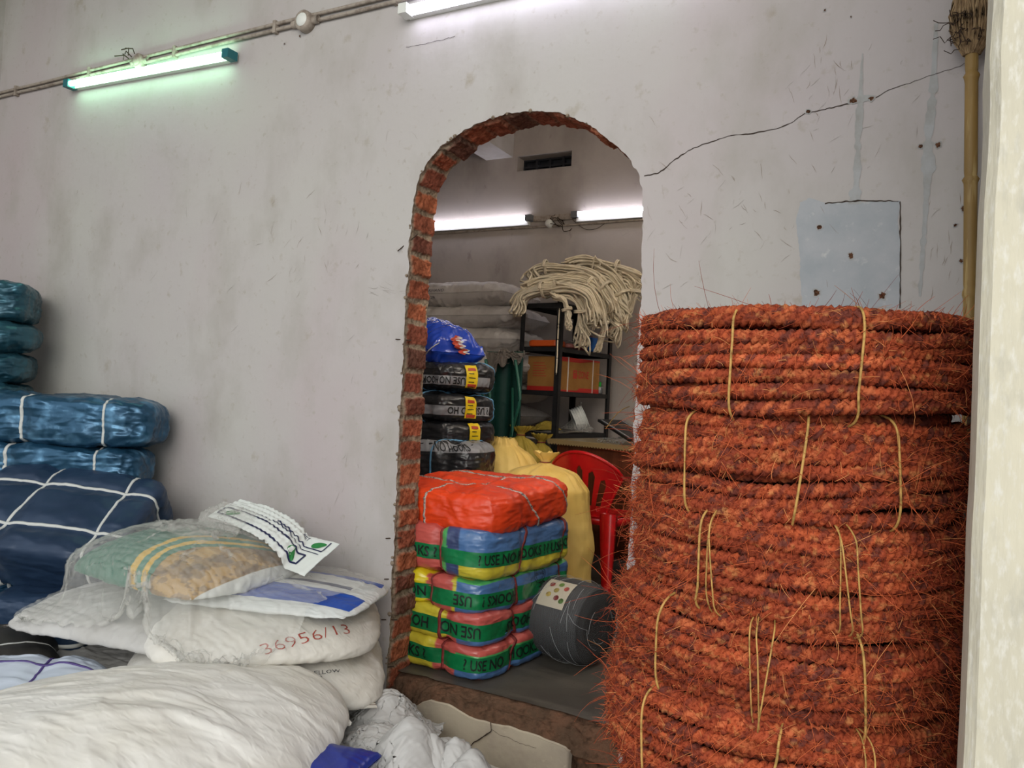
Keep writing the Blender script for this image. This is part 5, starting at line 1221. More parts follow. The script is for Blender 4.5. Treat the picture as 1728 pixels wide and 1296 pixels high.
def press_on(Q, art_v, c, sx, sz, y_off=-.004):
    """lay flat lettering on the near side of a lumpy wrap"""
    out = []
    for x_, z_ in art_v:
        a_, b_ = c[0] + x_ * sx, c[2] + z_ * sz; d = (Q[:, 0] - a_) ** 2 + (Q[:, 2] - b_) ** 2; k = d < d.min() + .0004; out.append((a_, Q[k, 1].min() + y_off, b_))
    return np.array(out)
pc = PY(786, 590, yb - .1); s = MB(); k_ = np.linspace(0, 1, 60); zig = np.stack([.030 + .030 * k_ + .008 * np.sin(k_ * 26), .055 - .085 * k_], 1)
v, fc = strip_art(zig, .016, 60); s.add(press_on(Qb, v, (pc[0] - .075, 0, pc[2] + .01), 1., 1.), fc, 0); v, fc = strip_art(zig + [.010, 0], .006, 60); s.add(press_on(Qb, v, (pc[0] - .075, 0, pc[2] + .01), 1., 1., -.006), fc, 1)
part('printed_mark', s, [m_rprint, m_lblw], t, False, 'red and white printed mark'); ar = np.linspace(0, 1, 24); s = MB(); tube(s, press_on(Qb, np.stack([.12 * ar - .10, .07 * ar ** 2], 1), (pc[0] - .10, 0, pc[2] - .045), 1, 1, -.002), .003, 5); part('white_line', s, m_lblw, t)
# hidden footing of the black stack
m_blk2 = m_black
for i, (zc_, hh_, nm) in enumerate(((.19, .38, 'black bale on the floor at the foot of the black stack'), (.575, .37, 'black bale low in the black stack, hidden behind the colourful bales'))):
    b = Bale(.60, .40, hh_, 6, 240 + i, .01, .005); mb = MB(); b.body(mb, 30); mb.xf(place(Rz(-.1), (-2.40, 1.30, zc_))); single('black_bale', mb, m_black, nm, 'bale')
b = Bale(.50, .36, .58, 6, 244, .01, .005); mb = MB(); b.body(mb, 30); mb.xf(place(Rz(.05), (-2.20, 1.03, .29))); single('black_bale', mb, m_black, 'tall black bale carrying the plain corded one', 'bale')

# ---- yellow sacks
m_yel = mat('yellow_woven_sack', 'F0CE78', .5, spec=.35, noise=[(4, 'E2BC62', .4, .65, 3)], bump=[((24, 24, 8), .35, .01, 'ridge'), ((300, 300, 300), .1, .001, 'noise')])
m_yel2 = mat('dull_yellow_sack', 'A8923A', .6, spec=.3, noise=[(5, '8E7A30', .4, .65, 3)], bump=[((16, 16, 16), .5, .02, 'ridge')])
def tied_sack(label, base, top, R0, m, seed, group=None, lab=False, squash=.75, neck=.022, yaw=0., tuft=.07, prof=None):
    nh, na = 90, 90; h = np.linspace(0, 1, nh); a = np.arange(na) * 2 * PI / na; base = np.array(base); top = np.array(top); d = top - base
    pr = np.interp(h, [0, .01, .05, .2, .55, .78, .88, .93, .95, 1.0], prof or [.0, .75, .95, 1.05, 1.0, .80, .42, neck / R0, neck / R0, tuft / R0])
    pr = smooth1(pr, 2); pr[0] = 0
    Hh, A = np.meshgrid(h, a, indexing='ij'); q = np.stack([np.cos(A.ravel()), np.sin(A.ravel()), Hh.ravel() * 2], 1)
    fold = ridge(np.stack([np.cos(A.ravel()) * 3.5, np.sin(A.ravel()) * 3.5, Hh.ravel() * 1.2], 1), seed, 3).reshape(A.shape)
    rr = R0 * pr[:, None] * (1 + .09 * fbm(q * 1.5, seed).reshape(A.shape)) + fold * (.006 + .022 * np.clip((Hh - .6) / .3, 0, 1) * np.clip((1.0 - Hh) / .05 + .6, 0, 1)) * np.clip(pr[:, None] * 3, 0, 1) * np.where((Hh > .915) & (Hh < .965), .25, 1)
    cen = base + d * (h ** 1.0)[:, None]; c_, s_ = math.cos(yaw), math.sin(yaw)
    x = rr * np.cos(A); y = rr * np.sin(A) * squash
    V = cen[:, None] + np.stack([x * c_ - y * s_, x * s_ + y * c_, .012 * fold * np.clip((Hh - .95) * 20, 0, 1)], 2)
    mb = MB(); mb.add(V.reshape(-1, 3), grid_faces(nh, na, False, True, True), 0); V[..., 2] = np.maximum(V[..., 2], base[2])
    t = thing('yellow_sack', label, 'sack', tuple(base), group); part('sack_cloth', mb, m, t)
    p = base + d * .94; s = MB(); aa = np.linspace(0, 2 * PI, 24)[:-1]
    tube(s, np.stack([p[0] + (neck + .006) * np.cos(aa), p[1] + (neck + .006) * np.sin(aa), np.full(23, p[2])], 1), .003, 5, True); part('neck_tie', s, m_redcord, t)
    return t, V
yt = PY(922, 764, 1.22)
tied_sack('tall yellow woven sack with a tied neck, leaning between the orange bale and red chair', (-1.70, 1.20, 0.0), yt, .285, m_yel, 251, squash=.72, prof=[.0, .80, 1.0, 1.04, 1.0, .86, .56, .085, .085, .24])
t, V = tied_sack('yellow woven sack with grey print lying behind the tied one, beside the black bales', (-2.02, 1.62, 0.0), tuple(PY(850, 757, 1.6) + np.array([0, 0, .06])), .27, m_yel, 253, squash=.8, prof=[.0, .80, 1.0, 1.02, .96, .80, .6, .4, .3, .2])
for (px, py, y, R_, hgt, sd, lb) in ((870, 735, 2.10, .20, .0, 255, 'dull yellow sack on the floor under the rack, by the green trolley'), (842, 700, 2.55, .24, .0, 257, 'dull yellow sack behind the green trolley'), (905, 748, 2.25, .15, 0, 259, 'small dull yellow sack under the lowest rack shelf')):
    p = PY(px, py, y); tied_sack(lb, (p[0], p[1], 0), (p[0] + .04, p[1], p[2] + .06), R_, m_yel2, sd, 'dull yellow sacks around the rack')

# ---- roll of black net in film
m_net = mat('black_net', '17181A', .6, spec=.4, bump=[((6, 6, 6), .2, .01, 'noise')]); m_stretch = mat('stretch_film', 'E6E8EA', .12, spec=.8, alpha=.07, bump=[((8, 16, 16), .25, .02, 'noise')])
Rr = Rz(-.22); cr = np.array([-1.215, .575, .163]); t = thing('net_roll', 'roll of black net wrapped in clear stretch film on the inner floor', 'net roll', (cr[0], cr[1], 0))
xx = np.linspace(-.125, .125, 150); aa = np.arange(110) * 2 * PI / 110; X, A = np.meshgrid(xx, aa, indexing='ij')
pr = .158 * (1 - .10 * (np.abs(X) / .125) ** 3); rr = pr + .0030 * np.sin(X * 2 * PI / .0085) + .0012 * fbm(np.stack([X.ravel() * 60, np.cos(A.ravel()) * 5, np.sin(A.ravel()) * 5], 1), 4).reshape(X.shape)
V = np.stack([X, rr * np.cos(A), rr * np.sin(A)], 2) @ Rr.T + cr; mb = MB(); mb.add(V.reshape(-1, 3), grid_faces(150, 110, False, True))
for sx in (-1, 1):
    r_ = np.linspace(.142, .0, 60); R2, A2 = np.meshgrid(r_, aa, indexing='ij'); Xe = sx * (.125 - .012 * (1 - R2 / .142) + .002 * np.sin(R2 * 2 * PI / .007))
    V = np.stack([Xe, R2 * np.cos(A2), R2 * np.sin(A2)], 2) @ Rr.T + cr; mb.add(V.reshape(-1, 3), grid_faces(60, 110, False, True, sx < 0))
part('net_winding', mb, m_net, t)
prof_ = [(-.14, .0), (-.142, .05), (-.138, .11), (-.122, .148), (-.06, .166), (.06, .166), (.122, .150), (.140, .11), (.145, .05), (.143, .0)]
px_ = np.interp(np.linspace(0, 9, 70), range(10), [p[0] for p in prof_]); pr_ = np.interp(np.linspace(0, 9, 70), range(10), [p[1] for p in prof_])
aa = np.arange(100) * 2 * PI / 100; X = np.repeat(px_[:, None], 100, 1); RR = pr_[:, None] + .004 * ridge(np.stack([X.ravel() * 30, np.repeat(pr_, 100) * 20 + np.cos(np.tile(aa, 70)) * 3, np.sin(np.tile(aa, 70)) * 3], 1), 9).reshape(X.shape) * np.clip(pr_[:, None] / .05, 0, 1)
V = np.stack([X, RR * np.cos(aa)[None], RR * np.sin(aa)[None]], 2); V = V @ Rr.T + cr; V[..., 2] = np.maximum(V[..., 2], .001)
mb = MB(); mb.add(V.reshape(-1, 3), grid_faces(70, 100, False, True)); part('stretch_film', mb, m_stretch, t, True, 'clear glossy film')
mb = MB(); rng = np.random.default_rng(4)
for k in range(26):
    a0 = rng.uniform(0, 2 * PI); x0 = rng.uniform(-.1, .14); tt = np.linspace(0, rng.uniform(.5, 1.8), 20); x1 = np.clip(x0 + tt * rng.normal() * .07, -.13, .142); r1 = np.interp(x1, px_, pr_) + .003 if x0 < .12 else np.full(20, rng.uniform(.05, .14))
    V = np.stack([np.where(x0 < .12, x1, .148) * np.ones(20), r1 * np.cos(a0 + tt), r1 * np.sin(a0 + tt)], 1) @ Rr.T + cr; V[:, 2] = np.maximum(V[:, 2], .002); tube(mb, V, .0007, 4, caps=False)
part('film_crease', mb, mat('film_crease', 'CFD2D4', .2, spec=.7, alpha=.6), t)
ga, gb = np.meshgrid(np.linspace(-.07, .06, 14), np.linspace(.15, .95, 14), indexing='ij'); V = np.stack([ga, .1665 * np.cos(gb + PI / 2 + .15) , .1665 * np.sin(gb + PI / 2 + .15)], 2) @ Rr.T + cr
rng = np.random.default_rng(2); cl = np.array([lin('B9AF98')] * 196).reshape(14, 14, 3); mb = MB(); mb.add(V.reshape(-1, 3), grid_faces(14, 14), 0)
lp = part('paper_label', mb, mat('faded_paper_label', 'B9B09C', .7), t, True, 'faded paper label')
mb = MB()
for u, v_, c_ in ((-.04, .35, '8A4A44'), (0, .3, '6E8A4A'), (.035, .4, 'B05A50'), (-.03, .65, 'B8A04A'), (.012, .7, '7A3A3A'), (.04, .75, '5E7A4A'), (-.005, .5, '9A8A50')):
    a_ = np.linspace(0, 2 * PI, 13)[:-1]; X = u + .012 * np.cos(a_); B_ = v_ + .07 * np.sin(a_) + PI / 2 + .15; V = np.stack([X, .1680 * np.cos(B_), .1680 * np.sin(B_)], 1); V = np.r_[V, [V.mean(0) * [1, 1.002, 1.002]]] @ Rr.T + cr
    mb.add(V, [(i, (i + 1) % 12, 12) for i in range(12)], 0, lin(c_))
part('label_print', mb, m_brick, lp, True, None, None, True)
# ================================================================== INNER ROOM: chair, desk, rack, ropes, sacks
m_redp = mat('red_plastic', 'C8141A', .28, spec=.5, noise=[(8, 'B01016', .4, .7, 3)])
def solid_grid(mb, F, nu, nv, th, m=0, hole=None):
    """thin curved plate: F(u, v) -> point, with thickness"""
    U, V = np.meshgrid(np.linspace(0, 1, nu), np.linspace(0, 1, nv), indexing='ij'); P = F(U, V); N = gnormals(P) * th / 2
    A, B = P + N, P - N; n = nu * nv; f = grid_faces(nu, nv)
    k = np.ones(len(f), bool)
    if hole is not None:
        uc = (U[:-1, :-1] + .5 / (nu - 1)).ravel(); vc = (V[:-1, :-1] + .5 / (nv - 1)).ravel(); k = ~hole(uc, vc)
    f = f[k]; base = np.concatenate([A.reshape(-1, 3), B.reshape(-1, 3)])
    q = [f, f[:, ::-1] + n]
    e = np.concatenate([f[:, [0, 1]], f[:, [1, 2]], f[:, [2, 3]], f[:, [3, 0]]]); key = {tuple(x) for x in e.tolist()}
    b = np.array([x for x in e.tolist() if (x[1], x[0]) not in key]); q.append(np.stack([b[:, 1], b[:, 0], b[:, 0] + n, b[:, 1] + n], 1))
    mb.add(base, np.concatenate(q), m); return mb
# chair frame: x across, y towards the sitter's front, z up; the back is at y = 0
mid = np.array([-1.630, 1.60, 0]); ya = -.13
Rc = Rz(ya); t = thing('plastic_chair', 'red moulded plastic chair with a slatted back, pushed up to the desk', 'chair', (mid[0], mid[1], 0)); CO_ = place(Rc, (mid[0], mid[1], 0))
def back_xyz(U, V):
    """U across 0..1, V up 0..1"""
    top = .775 - .13 * np.abs(2 * U - 1) ** 2.2; z = .415 + (top - .415) * V
    hw = .135 + .115 * np.clip((z - .44) / .25, 0, 1) ** 1.3
    x = (2 * U - 1) * hw; y = .055 - .085 * (z - .42) / .38 + .055 * (2 * U - 1) ** 2 * (.5 + V)
    return np.stack([x, y, z], -1)
def slots(u, v):
    k = (u - .10) / .80 * 5; fr_ = k - np.floor(k); ins = (k > 0) & (k < 5); w = .26; vtop = .80 - .16 * np.abs(2 * u - 1)
    ee = np.where(v < .2, np.clip((v - .12) / .05, 0, 1), np.clip((vtop - v) / .06, 0, 1))
    return ins & (np.abs(fr_ - .5) < w * ee) & (v > .12) & (v < vtop)
mb = MB(); solid_grid(mb, back_xyz, 181, 70, .006, 0, slots); mb.xf(CO_); part('backrest', mb, m_redp, t)
mb = MB(); u = np.linspace(0, 1, 60); tube(mb, np.stack([back_xyz(u, np.ones(60))], 0)[0], .010, 8)
for e in (0., 1.): v_ = np.linspace(0, 1, 30); tube(mb, back_xyz(np.full(30, e), v_), .009, 8)
mb.xf(CO_); part('back_rim', mb, m_redp, t)
def seat_xyz(U, V):
    x = (2 * U - 1) * (.185 + .015 * V); y = .04 + .40 * V; z = .425 - .018 * np.sin(PI * U) * np.sin(PI * V) - .02 * np.clip((V - .85) / .15, 0, 1) ** 2 + .006 * V; return np.stack([x, y, z], -1)
mb = MB(); solid_grid(mb, seat_xyz, 40, 40, .006)
for a_, b_ in (((-.20, .05), (.20, .05)), ((-.20, .05), (-.22, .44)), ((.20, .05), (.22, .44)), ((-.22, .44), (.22, .44))):
    p = np.array([(*a_, .40), (*b_, .40)]); d = p[1] - p[0]; n_ = np.array([-d[1], d[0], 0]); n_ /= np.linalg.norm(n_); n_ *= .003
    v = np.array([p[0] - n_ - (0, 0, .018), p[1] - n_ - (0, 0, .018), p[1] + n_ - (0, 0, .018), p[0] + n_ - (0, 0, .018), p[0] - n_ + (0, 0, .024), p[1] - n_ + (0, 0, .024), p[1] + n_ + (0, 0, .024), p[0] + n_ + (0, 0, .024)])
    mb.add(v, [(3, 2, 1, 0), (4, 5, 6, 7), (0, 1, 5, 4), (1, 2, 6, 5), (2, 3, 7, 6), (3, 0, 4, 7)])
mb.xf(CO_); part('seat', mb, m_redp, t)
def leg(x0, y0, x1, y1, ztop, w0, w1):
    mb = MB(); z = np.linspace(ztop, .0, 24); k = (ztop - z) / ztop; rows = []
    for prof in ((-1, 1), (0, 1.15), (1, 1), (1, .4), (0, .6), (-1, .4)):
        w = w0 + (w1 - w0) * k; sx = np.sign(x0); sy = 1 if y0 > .2 else -1
        rows.append(np.stack([x0 + (x1 - x0) * k + prof[0] * w * .5, y0 + (y1 - y0) * k + sy * (prof[1] - .7) * w * .55, z], 1))
    V = np.stack(rows, 1); mb.add(V.reshape(-1, 3), grid_faces(24, 6, False, True)); mb.xf(CO_); return mb
for args in ((-.165, .05, -.215, -.03, .45, .095, .045), (.165, .05, .215, -.03, .45, .095, .045), (-.185, .40, -.205, .43, .42, .08, .04), (.185, .40, .205, .43, .42, .08, .04)):
    part('leg', leg(*args), m_redp, t)
for s_ in (-1, 1):
    mb = MB(); v_ = np.linspace(0, 1, 26); P = np.stack([s_ * (.245 - .03 * v_), .06 + .30 * v_, .655 - .03 * v_ - .20 * np.clip((v_ - .72) / .28, 0, 1) ** 2.2], 1)
    tube(mb, P, .017, 8, flat=.4); mb.xf(CO_); part('armrest', mb, m_redp, t)

# desk
m_desk = mat('desk_wood_veneer', '6A3822', .5, spec=.4, noise=[((30, 30, 3), '40200F', .4, .7, 4)]); m_dtop = mat('worn_laminate_top', '9A8A66', .35, spec=.5, noise=[((4, 14, 4), '7E6E4C', .4, .7, 4)]); m_edge = mat('metal_edging', 'A8946A', .4, metal=.4)
dfl = PZ(925, 740, .79); ya = -.22; dfl = np.array([-2.12, 2.24, 0]) ; dd = PY(925, 740, 2.24); Hd = dd[2]; dfl = np.array([dd[0], dd[1], 0]); fd = place(Rz(ya), dfl); Ld, Dd = 1.05, .46
t = thing('desk', 'brown wooden desk with worn pale top behind the red chair', 'desk', tuple(dfl))
mb = MB(); box(mb, (0, 0, Hd - .022), (Ld, Dd, Hd)); mb.xf(fd); part('desk_top', mb, m_dtop, t, False)
mb = MB(); box(mb, (-.003, -.004, Hd - .028), (Ld, .0, Hd - .001)); box(mb, (-.005, 0, Hd - .028), (-.0005, Dd, Hd - .001))
for k in range(50): box(mb, (.01 + k * .021, -.006, Hd - .034), (.02 + k * .021, -.001, Hd - .026))
mb.xf(fd); part('edge_trim', mb, m_edge, t, False)
mb = MB(); box(mb, (.04, .05, .0), (.06, Dd - .02, Hd - .022)); mb.xf(fd); part('side_panel', mb, m_desk, t, False)
mb = MB(); box(mb, (Ld - .06, .05, .0), (Ld - .04, Dd - .02, Hd - .022)); mb.xf(fd); part('side_panel', mb, m_desk, t, False)
mb = MB(); box(mb, (.06, .055, .10), (Ld - .06, .07, Hd - .022)); mb.xf(fd); part('modesty_panel', mb, m_desk, t, False)
mb = MB(); box(mb, (.62, .072, Hd - .14), (.95, Dd - .05, Hd - .022)); mb.xf(fd); dr = part('drawer', mb, m_desk, t, False)
mb = MB(); box(mb, (.74, Dd - .05, Hd - .09), (.82, Dd - .03, Hd - .075)); mb.xf(fd); part('handle', mb, m_edge, dr, False)
# things on the desk
m_blk3 = mat('black_plastic', '17181B', .3); m_glassy = mat('dark_panel', '1A2230', .15, spec=.7); m_silv = mat('silver_print', 'B8BCC0', .35, metal=.5)
q = PY(1048, 724, 2.30); fq = place(Rz(-.55) @ Ry(.32), (q[0] + .03, q[1], Hd + .085)); t = thing('panel_tray', 'black glossy tray with pale border tilted on the desk, right of the wire coil', 'tray', (q[0], q[1], Hd))
mb = MB(); box(mb, (-.17, -.10, -.008), (.17, .10, .008)); mb.xf(fq); part('tray_body', mb, m_blk3, t, False)
mb = MB(); box(mb, (-.15, -.088, .008), (.15, -.080, .011)); box(mb, (-.15, .08, .008), (.15, .088, .011)); mb.xf(fq); part('pale_border', mb, m_silv, t, False)
mb = MB()
for k in range(9): a = np.linspace(0, 1.7 * PI, 14); o = np.array([q[0] - .10 + .02 * k, q[1] - .12, Hd + .014]); tube(mb, o + np.stack([.010 * np.cos(a), .012 * np.sin(a), .008 * np.sin(a + k)], 1), .0015, 5)
single('binder_clips', mb, m_silv, 'row of small silver wire clips on the desk edge by the tray', 'clips')
p0, p1 = PY(1022, 724, 2.2), PY(1062, 686, 2.4); mb = MB(); tube(mb, np.stack([p0 + (p1 - p0) * k + np.array([0, 0, .03 * math.sin(PI * k)]) for k in np.linspace(0, 1, 16)]), .003, 6)
single('thin_stick', mb, m_bamboo, 'thin pale stick leaning over the tray on the desk', 'stick')
P_b2 = drape(.34, .26, 50, tuple(PY(1052, 712, 2.42) + np.array([0, 0, .12])), .3, lambda x, y: np.where((x > dfl[0]), Hd + .02 + .10 * np.exp(-((x - q[0] - .12) / .10) ** 2), .2), 301, .7, .06, 120, bend=.02)
single('clear_film_bag', cloth_mb(upsample(P_b2)), m_film, 'crumpled clear plastic bag standing on the desk against the doorway edge', 'plastic bag')

# rack
m_rack = mat('black_steel_rack', '1B1C1E', .45, spec=.4, noise=[(12, '2A2A2B', .5, .75, 3)])
rc = PY(945, 582, 2.42); rc0 = np.array([rc[0], rc[1], 0]); yaw_r = -.14; Wr, Lr = .335, .74; fr_ = lambda v: v @ Rz(yaw_r).T + rc0    # corner post at the origin, -x to the left, +y away
zs = [PY(945, y, 2.42)[2] for y in (510, 585, 660, 733)]; zt = PY(945, 503, 2.42)[2]
t_r = thing('shelf_rack', 'black slotted steel rack holding rope hanks, carton and boxes', 'rack', tuple(rc0))
for (x, y, sx, sy) in ((0, 0, -1, 1), (-Wr, 0, 1, 1), (0, Lr, -1, -1), (-Wr, Lr, 1, -1)):
    mb = MB(); a, b = sorted((x, x + sx * .036)); c, d = sorted((y, y + sy * .003)); box(mb, (a, c, 0), (b, d, zt)); a, b = sorted((x, x + sx * .003)); c, d = sorted((y, y + sy * .036)); box(mb, (a, c, 0), (b, d, zt)); mb.xf(fr_); part('post', mb, m_rack, t_r, False)
for z in zs + [.12]:
    mb = MB(); box(mb, (-Wr + .003, .003, z - .003), (-.003, Lr - .003, z)); box(mb, (-Wr + .003, .003, z - .032), (-.003, .006, z)); box(mb, (-Wr + .003, Lr - .006, z - .032), (-.003, Lr - .003, z)); box(mb, (-.006, .003, z - .032), (-.003, Lr - .003, z)); box(mb, (-Wr + .003, .003, z - .032), (-Wr + .006, Lr - .003, z)); mb.xf(fr_); part('shelf', mb, m_rack, t_r, False)
def on_rack(x, y, z): return tuple(np.array([x, y, z]) @ Rz(yaw_r).T + rc0)
# carton
m_card = mat('cardboard', 'A3763F', .8, spec=.15, noise=[((6, 6, 6), '8E6434', .4, .7, 4)], bump=[((3, 3, 90), .15, .003, 'noise')]); m_cred = mat('carton_red_print', 'B5261E', .6); m_strapw = mat('white_packing_strap', 'CFC8BE', .5)
cb = on_rack(-.16, .33, zs[2] + .001); Rk = Rz(yaw_r - .05); fk = place(Rk, cb); cw_, cl_, chh = .27, .52, PY(945, 601, 2.5)[2] - zs[2]
chh = max(.17, min(.24, chh)); t = thing('carton', 'brown cardboard carton with red print and white straps on the middle rack shelf', 'carton', cb)
mb = MB(); box(mb, (-cw_ / 2, -cl_ / 2, 0), (cw_ / 2, cl_ / 2, chh)); mb.xf(fk); part('box_body', mb, m_card, t, False)
def face_x(y0, y1, z0, z1, e=.0015): return np.array([(cw_ / 2 + e, y0, z0), (cw_ / 2 + e, y1, z0), (cw_ / 2 + e, y1, z1), (cw_ / 2 + e, y0, z1)])
mb = MB(); hl = cl_ / 2
mb.add(np.array([(cw_ / 2 + .001, a, b) for a, b in ((-hl, chh), (-hl, chh - .030), (.0, chh - .030), (.03, chh - .012), (hl, chh - .012), (hl, chh))]), [(0, 1, 2, 5), (2, 3, 4, 5)]); mb.add(np.array([(cw_ / 2 + .001, a, b) for a, b in ((-hl, 0), (-hl, .012), (-.03, .012), (.0, .030), (hl, .030), (hl, 0))]), [(0, 5, 2, 1), (5, 4, 3, 2)])
mb.add(np.array([(-cw_ / 2, -hl - .001, 0), (cw_ / 2, -hl - .001, 0), (cw_ / 2, -hl - .001, .03), (-cw_ / 2, -hl - .001, .03)]), [(0, 1, 2, 3)])
for k in range(6): z_ = chh - .05 - k * .018; mb.add(np.array([(-.09, -hl - .001, z_), (-.09 + .10 + .01 * (k % 3), -hl - .001, z_), (-.09 + .10 + .01 * (k % 3), -hl - .001, z_ + .004), (-.09, -hl - .001, z_ + .004)]), [(0, 1, 2, 3)])
v, fc = text_mesh('-ZONE', .074, .05, .66, .0008); v3 = np.stack([np.full(len(v), cw_ / 2 + .002), v[:, 0] - .035, v[:, 1] + chh * .42], 1); mb.add(v3, fc)
mb.add(face_x(-.085, -.040, chh * .40, chh * .40 + .058, .002), [(0, 1, 2, 3)]); part_m = [m_cred, m_card]
v, fc = text_mesh('T', .062, .05, .7, .001); v3 = np.stack([np.full(len(v), cw_ / 2 + .0032), v[:, 0] - .078, v[:, 1] + chh * .42], 1); mb.add(v3, fc, 1)
mb.xf(fk); part('red_print', mb, part_m, t, False)
for y_ in (-.15, .17): mb = MB(); box(mb, (-cw_ / 2 - .002, y_ - .005, -.0), (cw_ / 2 + .003, y_ + .005, chh + .003)); mb.xf(fk); part('packing_strap', mb, m_strapw, t, False)
# shelf goods
def rounded(name, label, cat, c, sz, yaw, m, k=6, seed=0, amp=.003, wr=.002):
    b = Bale(*sz, k, seed, amp, wr); mb = MB(); b.body(mb, 22); mb.xf(place(Rz(yaw), (c[0], c[1], c[2] + sz[2] / 2 + .002))); return single(name, mb, m, label, cat)
m_or2 = mat('orange_packet', 'D0581E', .4, spec=.5); m_bl2 = mat('bright_blue_box', '0F6CC8', .35); m_dred = mat('dark_red_pack', '5E1420', .5); m_tin = mat('tin_metal', '9AA0A2', .35, metal=.7); m_gcap = mat('green_cap', '1FB43A', .4)
rounded('orange_packet', 'flat orange packet on the second rack shelf, left of the corner post', 'packet', on_rack(-.17, .10, zs[1]), (.24, .14, .05), yaw_r, m_or2)
P_p = drape(.22, .18, 40, tuple(np.array(on_rack(-.06, .22, zs[1])) + (0, 0, .12)), 0, lambda x, y: zs[1] + .01 + .05 * np.exp(-((x - on_rack(-.06, .22, 0)[0]) / .06) ** 2), 311, .75, .05, 110, bend=.03)
single('clear_film_bag', cloth_mb(upsample(P_p)), m_film, 'small clear film bag with pink content on the second rack shelf', 'plastic bag')
rounded('pink_packet', 'pink packet inside the clear film bag on the second rack shelf', 'packet', on_rack(-.07, .22, zs[1]), (.10, .10, .04), 0, mat('pale_pink', 'B07068', .5), 3)
rounded('red_packet', 'dark red packet on the second rack shelf, left of the blue box', 'packet', on_rack(-.09, .42, zs[1]), (.10, .08, .035), yaw_r, m_dred)
rounded('red_packet', 'dark red packet at the back of the second rack shelf', 'packet', on_rack(-.14, .60, zs[1]), (.08, .08, .13), yaw_r, m_dred)
cbx = on_rack(-.09, .56, zs[1]); t = thing('blue_box', 'bright blue rounded box on the second rack shelf', 'box', cbx); b = Bale(.13, .15, .11, 8, 3, .001, .0005); mb = MB(); b.body(mb, 24); mb.xf(place(Rz(yaw_r), (cbx[0], cbx[1], cbx[2] + .057))); part('box_body', mb, m_bl2, t)
mb = MB(); box(mb, (.0655, -.002, .0), (.068, .002, .11)); mb.xf(place(Rz(yaw_r), (cbx[0], cbx[1], cbx[2]))); part('lid_seam', mb, mat('blue_shadow_seam', '0A4A90', .4), t, False)
c_ = on_rack(-.05, .66, zs[2]); t = thing('small_tin', 'small silver tin with green cap right of the carton', 'tin', c_); mb = MB(); lathe(mb, [(0, .001), (.024, .001), (.025, .01), (.025, .05), (.022, .055), (0, .055)], 20, org=c_); part('tin_body', mb, m_tin, t)
mb = MB(); lathe(mb, [(.013, .055), (.014, .09), (.0, .092)], 14, org=c_); part('cap', mb, m_gcap, t)
# lowest visible shelf: cloth, papers, wire reel
P_y = drape(.34, .30, 50, tuple(np.array(on_rack(-.18, .16, zs[3])) + (0, 0, .14)), .4, lambda x, y: zs[3] + .006 + .075 * np.exp(-(((x - on_rack(-.18, .16, 0)[0]) ** 2 + (y - on_rack(-.18, .16, 0)[1]) ** 2) / .008)), 315, .66, .06, 130, bend=.02)
single('yellow_cloth', cloth_mb(upsample(P_y)), m_yel2, 'crumpled yellow cloth on the lowest visible rack shelf', 'cloth')
for k, (x, y, z_, a_, c_, l_) in enumerate(((-.14, .22, 0, .1, '6E6860', 'grey folder at the bottom of the papers on the rack shelf'), (-.13, .24, .008, -.1, '8A8478', 'buff folder in the pile on the rack shelf'), (-.15, .26, .016, .2, '4E4A46', 'dark folder on top of the pile on the rack shelf'))):
    mb = MB(); cc_ = on_rack(x, y, zs[3] + .002 + z_); box(mb, (-.11, -.15, 0), (.11, .15, .006)); mb.xf(place(Rz(yaw_r + a_), cc_)); single('paper_folder', mb, mat('folder_%d' % k, c_, .7), l_, 'folder', 'folders on the lowest visible rack shelf', False)
m_wirew = mat('white_wire', 'EEF0EC', .4, spec=.5)
cw2 = np.array(on_rack(-.10, .47, zs[3] + .105)); Rw = Rz(.5) @ Ry(1.15); t = thing('wire_reel', 'tilted reel of whitish wire in torn plastic on the lowest visible rack shelf', 'wire reel', tuple(cw2 - (0, 0, .10)))
mb = MB(); rng = np.random.default_rng(6)
th = np.linspace(0, 2 * PI * 14, 14 * 40); z_ = np.linspace(-.045, .045, len(th)); r_ = .082 + .004 * np.sin(th * .37); tube(mb, (np.stack([r_ * np.cos(th), r_ * np.sin(th), z_], 1)) @ Rw.T + cw2, .0034, 6); part('wire_winding', mb, m_wirew, t)
mb = MB(); lathe(mb, [(.0, -.045), (.075, -.045), (.075, .045), (.0, .045)], 24, 0, (1, 1, 1), Rw, cw2); part('core', mb, m_tin, t)
mb = MB(); a = np.linspace(-.4, PI + .3, 30); tube(mb, np.stack([.105 * np.cos(a), .105 * np.sin(a), np.full(30, .055)], 1) @ Rw.T + cw2, .0035, 6); part('carry_loop', mb, m_wirew, t)
P_r = drape(.34, .26, 50, tuple(cw2 + (0, -.05, .12)), .2, lambda x, y: zs[3] + .008 + .12 * np.exp(-(((x - cw2[0]) ** 2 + (y - cw2[1]) ** 2) / .008)), 317, .7, .07, 110, bend=.02)
single('clear_film_bag', cloth_mb(upsample(P_r)), m_film, 'torn clear bag fallen around the wire reel', 'plastic bag')

